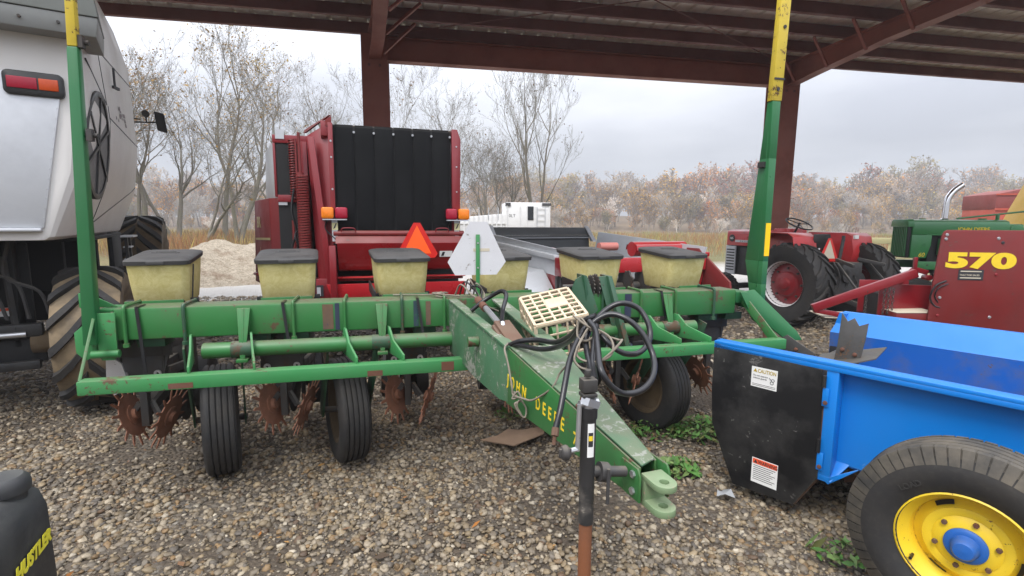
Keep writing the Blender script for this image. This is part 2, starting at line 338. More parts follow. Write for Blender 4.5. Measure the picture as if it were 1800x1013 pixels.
SW = np.array([.17, .17, .13, .08, .10, .07, .13, .09, .03, .03])
def stones(name, n, y0, y1, size, sub, keep=None):
    # spread evenly over the ground the photo shows, a trapezium widening away from the viewer
    yy = np.sqrt(rs.uniform(y0 ** 2, y1 ** 2, n)); xx = rs.uniform(-1.25, 1.25, n) * yy
    dens = np.array([mnoise.noise(V((x * .55 + 3, y * .55, 4))) + .6 * mnoise.noise(V((x * 1.7, y * 1.7, 9))) for x, y in zip(xx, yy)])
    ok = dens < rs.uniform(-.28, .58, n)
    xx, yy = xx[ok], yy[ok]; n = len(xx)
    v, f = ico(sub); k = len(v)
    s = size * np.clip(rs.lognormal(0, .40, n), .3, 1.8); sc3 = np.stack([s * rs.uniform(.8, 1.35, n), s * rs.uniform(.75, 1.05, n), s * rs.uniform(.45, .75, n)], 1)
    shp = v[None] * (1 + .16 * rs.randn(n, k, 1)); P = shp * sc3[:, None]
    az = rs.uniform(0, 6.283, n); tl = rs.normal(0, .35, n)
    c, q = np.cos(tl), np.sin(tl); x_, z_ = P[..., 0] * c[:, None] - P[..., 2] * q[:, None], P[..., 0] * q[:, None] + P[..., 2] * c[:, None]
    c, q = np.cos(az), np.sin(az); X = x_ * c[:, None] - P[..., 1] * q[:, None]; Y = x_ * q[:, None] + P[..., 1] * c[:, None]
    zz = np.array([gz(a_, b_) for a_, b_ in zip(xx, yy)]) + s * rs.uniform(-.05, .5, n)
    W = np.stack([X + xx[:, None], Y + yy[:, None], z_ + zz[:, None]], -1).reshape(-1, 3)
    F = (f[None] + (np.arange(n) * k)[:, None, None]).reshape(-1, 3)
    colr = STONE[rs.choice(len(STONE), n, p=SW)] * rs.uniform(.7, 1.25, (n, 1)); colr = np.concatenate([colr, np.ones((n, 1))], 1)
    return tag(np_mesh(name, W, F, M['stone'], np.repeat(colr, k, 0)), kind='stuff')
stones('gravel', 34000, 1.2, 3.3, .0116, 2)
stones('gravel', 46000, 1.2, 4.6, .0062, 1)
stones('gravel', 46000, 3.2, 5.6, .0135, 1)
stones('gravel', 34000, 5.5, 10.5, .024, 1)
# fallen leaves and straw bits
def litter(name, n, y0, y1, size, cols, lift=.012):
    yy = np.sqrt(rs.uniform(y0 ** 2, y1 ** 2, n)); xx = rs.uniform(-1.15, 1.15, n) * yy
    q = np.array([[-1, 0, 0], [-.2, -.5, .18], [1, 0, .1], [.1, .5, .2]]); s = size * rs.lognormal(0, .4, n)
    az = rs.uniform(0, 6.283, n); c, d = np.cos(az), np.sin(az); P = q[None] * s[:, None, None] * np.stack([np.ones(n), rs.uniform(.2, 1.2, n), rs.uniform(-1, 1.5, n)], 1)[:, None]
    X = P[..., 0] * c[:, None] - P[..., 1] * d[:, None] + xx[:, None]; Y = P[..., 0] * d[:, None] + P[..., 1] * c[:, None] + yy[:, None]
    Z = P[..., 2] + np.array([gz(a_, b_) for a_, b_ in zip(xx, yy)])[:, None] + lift
    F = np.array([[0, 1, 2, 3]])[None] + (np.arange(n) * 4)[:, None, None]
    colr = np.array(cols)[rs.randint(len(cols), size=n)] * rs.uniform(.6, 1.2, (n, 1)); colr = np.concatenate([colr, np.ones((n, 1))], 1)
    return tag(np_mesh(name, np.stack([X, Y, Z], -1).reshape(-1, 3), F.reshape(-1, 4), M['leaf'], np.repeat(colr, 4, 0)), kind='stuff')
M['leaf'] = tint_mat('dry_leaf', .8, 0, .2)
litter('leaf_litter', 520, 1.9, 9, .017, [(.30, .12, .03), (.22, .10, .04), (.36, .20, .07), (.16, .09, .05)], .02)
litter('straw_litter', 1500, 1.5, 8, .014, [(.10, .075, .045), (.22, .17, .09), (.07, .05, .035)], .018)
# ------------------------------------------------------------------ open shed
SHED = thing('open_shed', 'open sided red steel pole shed with a ribbed metal roof over the machines', 'shed', (-2.43, 9.2, 0), R(10.7))
CX = (0., 8.12)
def ibeam(mb, p0, p1, wf, d, up=(0, 0, 1), tf=.014, d1=None):
    """I-section: web and two flanges; p0-p1 is the centre line of the bottom flange"""
    p0, p1 = V(p0), V(p1); u = V(up).normalized(); d1 = d if d1 is None else d1
    mb.beam(p0 + u * tf / 2, p1 + u * tf / 2, wf, tf, up)
    mb.beam(p0 + u * (d - tf / 2), p1 + u * (d1 - tf / 2), wf, tf, up)
    x = (p1 - p0).normalized().cross(u).normalized() * .005
    a, b = p0 + u * tf, p1 + u * tf; c, e = p1 + u * (d1 - tf), p0 + u * (d - tf)
    mb.prism([a - x, b - x, c - x, e - x], x * 2)
PZ = 4.80
for cx in CX + (16.2, -8.1):
    m = MB()   # column: I-section with its flange facing the room, tapering to the foot
    for s_ in (-1, 1):
        q = [(cx - .22, s_ * .19 - .008, -.1), (cx + .22, s_ * .19 - .008, -.1), (cx + .22, s_ * .19 + .008, -.1), (cx - .22, s_ * .19 + .008, -.1)]
        q2 = [(x, y * (1.25 if s_ < 0 else 1), PZ - .03) for x, y, z in q]; m.hexa(q + q2)
    m.hexa([(cx - .006, -.18, -.1), (cx + .006, -.18, -.1), (cx + .006, .18, -.1), (cx - .006, .18, -.1), (cx - .006, -.225, PZ - .04), (cx + .006, -.225, PZ - .04), (cx + .006, .18, PZ - .04), (cx - .006, .18, PZ - .04)])
    for z in (4.2, 4.33): m.box(cx - .2, cx + .2, -.19, .175, z, z + .012)
    # base plate
    m.box(cx - .2, cx + .2, -.28, .28, -.05, .02)
    col = m.build('column', M['shed_red'], SHED)
    m = MB()
    for s_ in (-1, 1): m.box(cx + s_ * .09 - .02, cx + s_ * .09 + .02, -.262, -.24, 4.24, 4.28)
    m.build('bolt', M['shed_dark'], col)
    # rafter with haunch
    m = MB(); k = .34 if cx == 0 else 0.
    pts = [(cx, -.22, 4.35), (cx + k * .35, -1.0, 4.42), (cx + k * .8, -2.4, 4.52), (cx + k, -4.7, 4.55)]
    for a_, b_ in zip(pts[:-1], pts[1:]):
        ibeam(m, a_, b_, .2, PZ - a_[2] - .004, d1=PZ - b_[2] - .004)
    raf = m.build('rafter', M['shed_red'], SHED)
    for i, y in enumerate((-.75, -1.55, -2.35, -3.15)):
        for s_ in ((1,) if cx == 0 else (-1,)):
            m = MB(); z = 4.40 + .035 * i
            xx = cx + k * min(1, -y / 3.2)
            m.beam((xx + s_ * .09, y + .3, z), (xx + s_ * .62, y + .06, PZ + .02), .04, .04)
            m.build('flange_brace', M['shed_red'], raf)
# eave beam between the two columns, purlins, roof sheet
m = MB(); ibeam(m, (.16, .02, 4.40), (7.97, .02, 4.40), .2, PZ - 4.405); m.build('eave_beam', M['shed_red'], SHED)
X0, X1 = -9.5, 17.5
for i in range(7):
    y = -.76 * i; m = MB()   # Z-purlin
    m.box(X0, X1, y - .004, y + .004, PZ + .02, PZ + .225); m.box(X0, X1, y - .075, y - .004, PZ + .02, PZ + .026); m.box(X0, X1, y + .004, y + .075, PZ + .219, PZ + .225)
    m.box(X0, X1, y - .075, y - .069, PZ + .026, PZ + .045)
    m.build('purlin', M['shed_dark'], SHED)
m = MB(); prof = []
x = X0
while x < X1:
    for dx, dz in ((0, 0), (.20, 0), (.222, .032), (.25, .032), (.272, 0)): prof.append((x + dx, dz))
    x += .305
zr = PZ + .228
r0 = [(x, .55, zr + dz) for x, dz in prof]; r1 = [(x, -4.75, zr + dz) for x, dz in prof]
m.loft([r0, r1], False, False, closed=False)
r0 = [(x, .55, zr + dz + .003) for x, dz in prof]; r1 = [(x, -4.75, zr + dz + .003) for x, dz in prof]; m.loft([r1, r0], False, False, closed=False)
m.build('roof_sheet', paint('roof_sheet', (.95, .92, .85), .5, .25, (.55, .48, .40), 0, scale=1.5, dust=0, metal=0), SHED, smooth=0)
for a_, b_ in (((.3, -4.5, PZ - .02), (7.8, -.3, PZ - .03)), ((7.8, -4.5, PZ - .02), (.3, -.3, PZ - .03))):
    m = MB(); m.tube([a_, b_], .008, 6); m.build('tie_rod', M['shed_dark'], SHED)
# ------------------------------------------------------------------ corn planter
PLT = thing('corn_planter', 'green six row corn planter with yellow hoppers, its tongue pointing at the viewer', 'planter', (-.2888, 3.1097, 0), .2476)
G = M['green']
m = MB(); m.box(-1.925, 1.99, 0, .178, .94, 1.118); TB = m.build('toolbar', G, PLT, .012)
m = MB()
for x in (-1.927, 1.99): m.box(x - .001, x + .003, .01, .168, .95, 1.108)
m.build('end_cap', M['green_dark'], TB, split=True)
def ubolt(x, mt='green'):
    m = MB(); r = .009
    m.tube(spline([(x, -.010, .905), (x, -.011, .95), (x, -.011, 1.10), (x, .0, 1.128), (x, .02, 1.129), (x, .16, 1.129), (x, .188, 1.11), (x, .188, .92)], 4), r, 7)
    m.cyl((x, -.011, .905), (x, -.011, .925), .016, 6); m.build('u_bolt', M[mt], TB, smooth=50)
for i, x in enumerate((-1.87, -1.585, -1.02, -.735, -.40, -.14, .62, .93, 1.22, 1.49, 1.80)): ubolt(x, ('green', 'green_dark', 'green')[i % 3])
# bare patches where clamps used to sit
m = MB()
for x0, x1 in ((-.86, -.80), (-.255, -.225)): m.box(x0, x1, -.0025, 0, .955, 1.105)
m.build('clamp_mark', paint('clamp_mark', (.13, .075, .04), .7, .6, (.02, .025, .06), .3, (.03, .03, .08), 5, 0), TB, split=True)
m = MB()
for x0, x1 in ((-.79, -.765), (-.33, -.30), (1.10, 1.15)): m.box(x0, x1, -.0022, 0, .95, 1.11)
m.build('clamp_mark', paint('clamp_mark_blue', (.015, .02, .055), .6, .6, (.01, .12, .05), .4, (.01, .13, .045), 6, 0), TB, split=True)
# bungee straps
for x, z1 in ((-1.81, .70), (-1.075, .86), (-.305, .90), (1.375, .93)):
    m = MB(); m.beam((x, .09, 1.124), (x, -.006, 1.124), .016, .004); m.beam((x, -.007, 1.122), (x + .03, -.03, z1), .016, .004, (0, 1, 0)); s_ = m.build('rubber_strap', M['hose'], PLT)
    if z1 < .8:
        m = MB(); m.lathe([(.008, -.004), (.022, -.004), (.022, .004), (.008, .004)], (x + .03, -.03, z1 - .02), (0, 1, 0), 16, True); m.build('hook_ring', M['bright'], s_)
# brackets on top of the bar, at the foot of each hopper
# end bracket and front guard bars
m = MB(); m.prism([(-2.005, -.012, 1.10), (-1.905, -.012, 1.10), (-1.91, -.012, .865), (-1.925, -.012, .84), (-1.985, -.012, .84), (-1.995, -.012, .865)], (0, -.012, 0))
m.prism([(-2.03, .01, 1.10), (-2.03, .17, 1.10), (-2.03, .17, .9), (-2.03, .0, .85)], (.018, 0, 0))
m.prism([(-2.12, .03, .99), (-2.02, .03, 1.08), (-2.02, .03, .86), (-2.08, .03, .835), (-2.12, .03, .88)], (0, -.014, 0))
m.cyl((-2.03, -.02, .875), (-1.9, -.02, .875), .022, 12)
m.box(-2.00, -1.92, .01, .17, 1.10, 1.116); m.prism([(-2.1, .05, 1.12), (-1.92, .05, 1.12), (-2.06, .05, 1.2), (-2.1, .05, 1.2)], (0, .012, 0))
m.build('end_bracket', M['green_light'], PLT, .003)
m = MB(); m.beam((-2.01, -.005, 1.08), (-1.95, -.31, .80), .014, .055, (0, .6, 1)); m.build('guard_strap', G, PLT, .003)
m = MB(); m.box(-1.935, -.005, -.365, -.295, .755, .825); gb = m.build('guard_bar', M['green_light'], PLT, .006)
m = MB(); m.box(-1.55, -1.44, -.3665, -.365, .762, .79); m.box(-.60, -.52, -.3665, -.365, .76, .79); m.box(-.2, -.13, -.3665, -.365, .765, .815); m.build('rust_patch', M['rust'], gb, split=True)
m = MB(); m.box(.27, 2.12, -.365, -.295, .755, .825); gb2 = m.build('guard_bar', M['green_light'], PLT, .006)
m = MB(); m.beam((2.08, -.31, .80), (2.05, -.0, 1.05), .014, .06, (0, .6, 1)); m.build('guard_strap', G, PLT, .003)
# rockshaft tubes with their hangers
for x0, x1 in ((-1.485, -.10), (.55, 1.62)):
    m = MB(); m.cyl((x0, -.05, .872), (x1, -.05, .872), .044, 28); m.build('rockshaft', G, PLT)
for x in (-1.28, -.52, .0 + 1.42):
    m = MB(); w_ = .035
    m.hexa([(x - .012, -.10, .815), (x + .012, -.10, .815), (x + .012, -.094, .815), (x - .012, -.094, .815), (x - w_, -.016, 1.10), (x + w_, -.016, 1.10), (x + w_, -.004, 1.10), (x - w_, -.004, 1.10)])
    m.prism([(x - .004, -.10, .82), (x - .004, -.005, .90), (x - .004, -.005, 1.10), (x - .004, -.02, 1.10)], (.008, 0, 0)); m.box(x - .03, x + .03, -.112, -.02, .808, .826)
    m.build('hanger', G, PLT, .002)
    m = MB(); m.cyl((x - .06, -.05, .872), (x + .06, -.05, .872), .0475, 28); m.build('worn_collar', M['green_dark'], PLT)
for x in (-1.475, -1.17, -.66, -.41, 1.33, 1.55):
    m = MB(); m.prism([(x - (y_ + .33) * .27, y_, z_) for y_, z_ in ((-.33, .82), (.02, .80), (.02, .93), (-.02, .965), (-.06, .965), (-.14, .90), (-.33, .86))], (.012, 0, 0))
    m.build('shaft_plate', M['green_light'], PLT, .002)
# tongue: two A-frame plates and a tapered hollow box
m = MB()
def plate(p, off): m.prism(p, off)
plate([(-.115, 0, 1.10), (-.108, 0, .775), (-.085, -.35, .80), (-.055, -.6, .79), (0, -.95, .79), (.022, -1.02, .80), (.022, -1.02, 1.05), (-.05, -.45, 1.095), (-.105, -.05, 1.112)], (.016, 0, 0))
m.beam((-.09, -.02, 1.112), (.04, -1.02, 1.05), .055, .014)
plate([(.215, 0, 1.10), (.22, 0, .80), (.24, -.95, .80), (.245, -1.06, 1.04)], (.014, 0, 0))
m.beam((.195, -.02, 1.105), (.235, -1.06, 1.045), .075, .014)
# gusset plates of the hitch frame
m.box(-.1, .22, -.012, 0, .80, 1.05)
T0 = [(.028, -1.0, .79), (.255, -1.04, .79), (.255, -1.04, 1.042), (.028, -1.0, 1.049)]
T1 = [(.188, -1.90, .825), (.262, -1.865, .825), (.256, -1.865, .912), (.196, -1.90, .914)]
def lerp(a, b, t): return V(a) * (1 - t) + V(b) * t
def wall(i, j):
    a, b, c, d = V(T0[i]), V(T0[j]), V(T1[j]), V(T1[i]); n_ = (b - a).cross(d - a).normalized() * .008
    m.hexa([a, b, c, d, a + n_, b + n_, c + n_, d + n_])
m2 = m
wall(2, 3)
TG = m.build('tongue', M['green_faded'], PLT, .003)
m = MB(); wall(0, 1); wall(1, 2); wall(3, 0); m.build('tongue_side', G, TG, .002)
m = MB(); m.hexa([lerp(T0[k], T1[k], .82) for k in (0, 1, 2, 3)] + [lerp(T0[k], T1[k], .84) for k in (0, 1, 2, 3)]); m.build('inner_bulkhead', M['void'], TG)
# bird droppings and rubbed spots
m = MB(); rr = random.Random(4)
for k in range(16):
    t_ = rr.uniform(.0, .75); s_ = rr.uniform(.1, .9); p = lerp(lerp(T0[3], T0[2], s_), lerp(T1[3], T1[2], s_), t_); r_ = rr.uniform(.004, .013)
    m.prism([(p.x + r_ * rr.uniform(.6, 1.5) * math.cos(a_), p.y + r_ * rr.uniform(.5, 1.2) * math.sin(a_) * 1.3, p.z + .0022 + (math.sin(a_) * r_ * .12)) for a_ in [k2 * .785 for k2 in range(8)]], (0, 0, .0012))
m.build('dropping', M['sticker'], TG, split=True)
# side lettering
sidev = (V(T1[3]) - V(T0[3])).normalized(); upv = V(T0[3]) - V(T0[0])
def on_side(t_, h): # point on the left face
    a = lerp(T0[0], T1[0], t_); b = lerp(T0[3], T1[3], t_); return a * (1 - h) + b * h + V((-.0095, 0, 0))
fx = (on_side(.7, .45) - on_side(.05, .45)).normalized()
text('JOHN  DEERE', .070, frame_m(on_side(.02, .36), fx, (0, 0, 1)), M['decal_yellow'], TG, bold=.0012, sx_=.74, spacing=1.72)
text('7000', .062, frame_m(on_side(.63, .22), fx, (0, 0, 1)), M['decal_yellow'], TG, bold=.001, sx_=.85, spacing=1.2)
m = MB(); m.cyl((-.09, -.62, .985), (-.035, -.62, .985), .026, 14); m.lathe([(.026, 0), (.018, 0), (.018, .03)], (-.0905, -.62, .985), (1, 0, 0), 14); m.build('pin_socket', G, TG)
# clevis at the end of the tongue
cx_, cy_ = .225, -1.885
ax_ = V((.09, -1, -.02)).normalized(); rx_ = V((1, .09, 0)).normalized()
m = MB()
for s_ in (-1, 1):
    b_ = V((cx_, cy_, .868)) + rx_ * s_ * .044
    m.prism([b_ - ax_ * .06 + V((0, 0, .045)), b_ + ax_ * .022 + V((0, 0, .05)), b_ + ax_ * .035 + V((0, 0, .03)), b_ + ax_ * .035 + V((0, 0, -.045)), b_ - ax_ * .06 + V((0, 0, -.05))], rx_ * .007 * s_)
m.build('hitch_ear', G, TG, .002, split=True)
m = MB()
for s_ in (-1, 1):
    for z_ in (.895, .845):
        p = V((cx_, cy_, z_)) + rx_ * s_ * .05 + ax_ * .005; m.cyl(p, p + rx_ * s_ * .008, .011, 6)
m.build('bolt', M['bright'], TG, split=True)
def lug(m, c, zc, th, L_, wd):
    n_ = 26; oc = []; ic = []
    for k in range(n_):
        t_ = 2 * math.pi * k / n_; u_, v_ = math.cos(t_), math.sin(t_)
        ic.append((u_ * .013, v_ * .013))
        if u_ > 0: oc.append((u_ * wd, v_ * wd))
        else: oc.append((-min(L_, abs(u_) * L_ * 1.6), max(-wd, min(wd, v_ * wd * 1.5))))
    pt = lambda q, z: V(c) + ax_ * q[0] + rx_ * q[1] + V((0, 0, z))
    r_ = [[pt(q, zc - th / 2) for q in ic], [pt(q, zc - th / 2) for q in oc], [pt(q, zc + th / 2) for q in oc], [pt(q, zc + th / 2) for q in ic]]
    r_.append(r_[0]); m.loft(r_, False, False)
m = MB(); c_ = V((cx_, cy_, 0)) + ax_ * .075
lug(m, c_, .892, .018, .06, .034); lug(m, c_, .822, .020, .06, .034)
p = V((cx_, cy_, 0)) + ax_ * .018; m.prism([p - rx_ * .034 + V((0, 0, .815)), p + rx_ * .034 + V((0, 0, .815)), p + rx_ * .034 + V((0, 0, .90)), p - rx_ * .034 + V((0, 0, .90))], ax_ * .02)
m.build('clevis', M['green_pale'], TG, .002)
# lift cylinder with red-brown body between the A-frame plates
m = MB(); m.beam((.085, -.93, 1.02), (.065, -.70, 1.075), .085, .075); m.beam((.03, -.90, 1.03), (.02, -.72, 1.07), .02, .05)
LC = m.build('lift_cylinder', M['rust_frame'], PLT, .008)
m = MB(); m.cyl((.062, -.72, 1.08), (.03, -.45, 1.135), .016, 14); m.build('cylinder_rod', M['bright'], LC)
m = MB(); m.cyl((.03, -.47, 1.13), (.015, -.33, 1.155), .022, 12); m.build('rod_end', M['rust'], LC)
m = MB(); m.cyl((.058, -.81, 1.05), (.062, -.745, 1.105), .012, 8); m.cyl((.059, -.80, 1.06), (.06, -.775, 1.08), .016, 6); m.build('fitting', M['bright'], LC)
m = MB(); m.cyl((-.0, -.02, .82), (.0, -.02, 1.05), .012, 8); m.cyl((.03, -.02, .82), (.03, -.02, 1.05), .012, 8); m.build('guide_rod', M['green_dark'], PLT, split=True)
# sprocket drive between two upright plates
m = MB()
m.prism([(.79, .02, 1.25), (.74, .02, 1.22), (.715, .02, 1.16), (.72, .02, 1.05), (.84, -.05, .97), (.875, -.05, 1.02), (.82, .02, 1.24)], (.0, -.014, 0))
m.hexa([(.81, -.03, 1.0), (.84, -.03, 1.0), (.84, .14, 1.0), (.81, .14, 1.0), (.78, -.03, 1.25), (.795, -.03, 1.25), (.795, .10, 1.25), (.78, .10, 1.25)])
m.hexa([(1.02, -.20, .78), (1.055, -.20, .78), (1.055, .05, .80), (1.02, .05, .80), (.955, -.03, 1.24), (.985, -.03, 1.24), (.985, .11, 1.24), (.955, .11, 1.24)])
m.prism([(.90, -.0, 1.235), (.985, -.0, 1.24), (1.06, -.1, .79), (1.0, -.1, .79)], (0, .012, 0))
m.build('drive_plate', M['green_dark'], PLT, .003)
def gear(m, c, r, teeth, th, axis=(1, 0, 0)):
    a = V(axis).normalized(); x = a.cross(V((0, 0, 1))).normalized(); y = a.cross(x); p = []
    for k in range(teeth):
        for f_, rad in ((0, .86), (.3, 1), (.5, 1), (.8, .86)):
            t_ = 2 * math.pi * (k + f_) / teeth; p.append(V(c) - a * th / 2 + (x * math.cos(t_) + y * math.sin(t_)) * r * rad)
    m.prism(p, a * th)
m = MB()
for x, r_ in ((.835, .062), (.865, .078), (.90, .085), (.93, .066)): gear(m, (x, .05, 1.165), r_, 17, .007)
m.cyl((.66, .05, 1.165), (.965, .05, 1.165), .016, 12); m.build('sprocket_cluster', M['steel'], PLT)
# ---- marker arms
m = MB(); m.hexa([(-2.055, -.045, .93), (-1.992, -.045, .93), (-1.992, .015, .93), (-2.055, .015, .93), (-1.983, -.055, 2.44), (-1.936, -.055, 2.44), (-1.936, -.012, 2.44), (-1.983, -.012, 2.44)])
A1 = m.build('marker_arm', M['green_clean'], PLT, .006)
m = MB(); m.hexa([(-1.981, -.053, 2.442), (-1.939, -.053, 2.442), (-1.939, -.014, 2.442), (-1.981, -.014, 2.442), (-1.953, -.06, 3.05), (-1.917, -.06, 3.05), (-1.917, -.024, 3.05), (-1.953, -.024, 3.05)]); m.build('marker_tip', M['yellow'], A1, .005)
m = MB()
for z_ in (2.02, 2.47): m.cyl((-1.985 + .02, -.02, z_), (-1.90, -.02, z_), .012, 8); m.box(-1.942, -1.918, -.045, -.015, z_ - .03, z_ + .03)
m.build('latch', M['steel'], A1, split=True)
m = MB()
y0 = 0.; z_b, z_t = 1.0, 2.455
def pf(z): t_ = (z - z_b) / (z_t - z_b); return (2.203 - .018 * t_, 2.243 + .010 * t_)
back = [(1.02, .11), (1.15, .14), (1.32, .185), (2.06, .095), (2.455, .05)]
for (za, ba), (zb, bb) in zip(back[:-1], back[1:]):
    a0, a1 = pf(za); b0, b1_ = pf(zb)
    m.hexa([(a0, 0, za), (a1, 0, za), (a1, ba, za), (a0, ba, za), (b0, 0, zb), (b1_, 0, zb), (b1_, bb, zb), (b0, bb, zb)])
m.hexa([(2.201, .045, 1.12), (2.2025, .045, 1.12), (2.2025, .055, 1.12), (2.201, .055, 1.12), (2.186, .02, 2.25), (2.1875, .02, 2.25), (2.1875, .026, 2.25), (2.186, .026, 2.25)])
A2 = m.build('marker_arm', M['green_clean'], PLT, .004)
m = MB(); m.hexa([(2.178, 0, 2.458), (2.262, 0, 2.458), (2.262, .05, 2.458), (2.178, .05, 2.458), (2.198, -.01, 3.3), (2.276, -.01, 3.3), (2.276, .04, 3.3), (2.198, .04, 3.3)]); tp = m.build('marker_tip', M['yellow'], A2, .005)
m = MB(); m.box(2.184, 2.27, -.0075, -.001, 2.60, 2.612); m.cyl((2.22, -.008, 2.535), (2.22, 0, 2.535), .012, 10); m.cyl((2.235, -.013, 2.95), (2.235, 0, 2.95), .012, 10); m.build('tape_band', M['ink'], tp, split=True)
m = MB(); m.box(2.204, 2.246, -.0025, -.0005, 1.36, 1.60); m.build('reflector', M['refl_yellow'], A2)
m = MB(); m.box(2.17, 2.20, .03, .09, 2.0, 2.04); m.build('latch', M['steel'], A2)
m = MB()
m.prism([(2.02, -.02, 1.10), (2.13, -.02, 1.115), (2.40, -.16, .82), (2.43, -.18, .76), (2.33, -.15, .75), (2.10, -.05, .95)], (0, .02, 0))
m.prism([(1.985, -.03, 1.105), (2.045, -.03, 1.105), (2.15, -.06, .925), (2.15, -.06, .895), (2.11, -.06, .885), (2.085, -.06, .905)], (0, -.022, 0))
m.box(1.99, 2.10, .0, .17, 1.02, 1.10); m.box(2.07, 2.25, .0, .14, .98, 1.03)
m.build('marker_bracket', M['green_clean'], PLT, .003)
# ---- emblem seen from the back, on its post
m = MB(); m.box(.078, .104, .088, .094, 1.10, 1.515); PS = m.build('emblem_post', M['green_light'], PLT, .002)
m = MB()
for z_ in (1.30, 1.46): m.cyl((.091, .084, z_), (.091, .089, z_), .006, 8)
m.build('bolt', M['bright'], PS, split=True)
m = MB(); m.prism([(.044, .10, 1.597), (.155, .10, 1.597), (.280, .10, 1.337), (.217, .10, 1.252), (-.057, .10, 1.252), (-.104, .10, 1.337)], (0, .003, 0)); EM = m.build('slow_moving_emblem', M['white_sign'], PS)
m = MB(); m.box(.062, .17, .0985, .0998, 1.405, 1.425); m.build('paper_label', M['pale_sign'], EM)
# ---- hoppers
def hopper(x, yaw):
    TM = Matrix.Translation((x + .21, .50, 0)) @ Matrix.Rotation(yaw, 4, 'Z') @ Matrix.Translation((-x - .21, -.50, 0))
    m = MB(); m.M = TM; rings = []; c = (x, .735)
    for z, w_, d_ in [(z_, w_ * (.93 if x < -1.5 else 1), d_) for z_, w_, d_ in ((1.055, .312, .34), (1.07, .326, .36), (1.20, .348, .41), (1.322, .362, .45), (1.335, .366, .46))]: rings.append(rrect(w_, d_, .045, z, 5, c, .0))
    m.loft(rings); h = m.build('hopper', M['hopper'], PLT, smooth=50)
    m = MB(); m.M = TM; rings = []; c = (x, .74)
    for z, w_, d_, r_ in [(z_, w_ * (.92 if x < -1.5 else 1), d_, r_) for z_, w_, d_, r_ in ((1.320, .392, .475, .05), (1.345, .398, .482, .05), (1.352, .386, .470, .05), (1.362, .34, .40, .05), (1.366, .26, .31, .05))]: rings.append([(a_, b_, c2 + max(0, b_ - c[1]) * .10) for a_, b_, c2 in rrect(w_, d_, r_, z, 5, c, .035)])
    m.loft(rings); ld = m.build('lid', M['lid'], h, smooth=45)
    m = MB(); m.M = TM; m.box(x - .085, x + .075, .75, .83, 1.366, 1.380); m.box(x - .06, x + .05, .77, .81, 1.378, 1.384)
    m.box(x - .05, x + .045, .494, .502, 1.312, 1.336); m.build('handle', M['lid'], ld, .006, split=True)
    m = MB(); m.M = TM; m.cyl((x + .165, .60, 1.08), (x + .185, .60, 1.31), .005, 6); m.build('latch_rod', M['steel'], h)
    m = MB(); m.M = TM; m.box(x - .16, x + .155, .44, .455, 1.05, 1.09); m.box(x - .16, x - .145, .455, .62, 1.05, 1.08); m.beam((x - .21, .40, 1.09), (x - .21, .80, 1.12), .010, .075) if -.5 < x < 1.2 else None; m.box(x - .16, x + .16, .66, .67, 1.03, 1.07)
    m.box(x - .2, x + .2, .60, .62, 1.05, 1.085)
    m.build('hopper_support', M['black'], h, .002)
    m = MB(); m.M = TM; m.box(x - .158, x + .153, .425, .439, 1.058, 1.10); m.build('support_plate', G, h, .002)
ROWS = [(i - 2.5) * .762 + .012 for i in range(6)]
for x in ROWS: hopper(x, R(7))
# ---- row units under the bar, with spiked trash wheels
def disc(m, c, r, th, axis, n=30): m.lathe([(.0, th), (r * .25, th), (r * .9, th * .4), (r, 0), (r * .9, -th * .4), (r * .25, -th), (0, -th)], c, axis, n)
def trash_wheel(parent, c, axis, seed):
    m = MB(); a = V(axis).normalized(); x = a.cross(V((0, 0, 1))).normalized(); y = a.cross(x); n_ = 15; p = []
    for k in range(n_):
        for f_, rad in ((.0, .126), (.42, .128), (.50, .176), (.62, .192), (.70, .176), (.76, .128)):   # swept teeth
            t_ = 2 * math.pi * (k + f_ + seed * .3) / n_; p.append(V(c) + (x * math.cos(t_) + y * math.sin(t_)) * rad)
    m.prism([q - a * .003 for q in p], a * .006)
    m.lathe([(.0, .03), (.03, .03), (.035, .012), (.06, .010), (.06, -.010), (.035, -.012), (.03, -.03), (0, -.03)], c, a, 16)
    m.build('trash_wheel', M['rust_wheel'], parent, smooth=20)
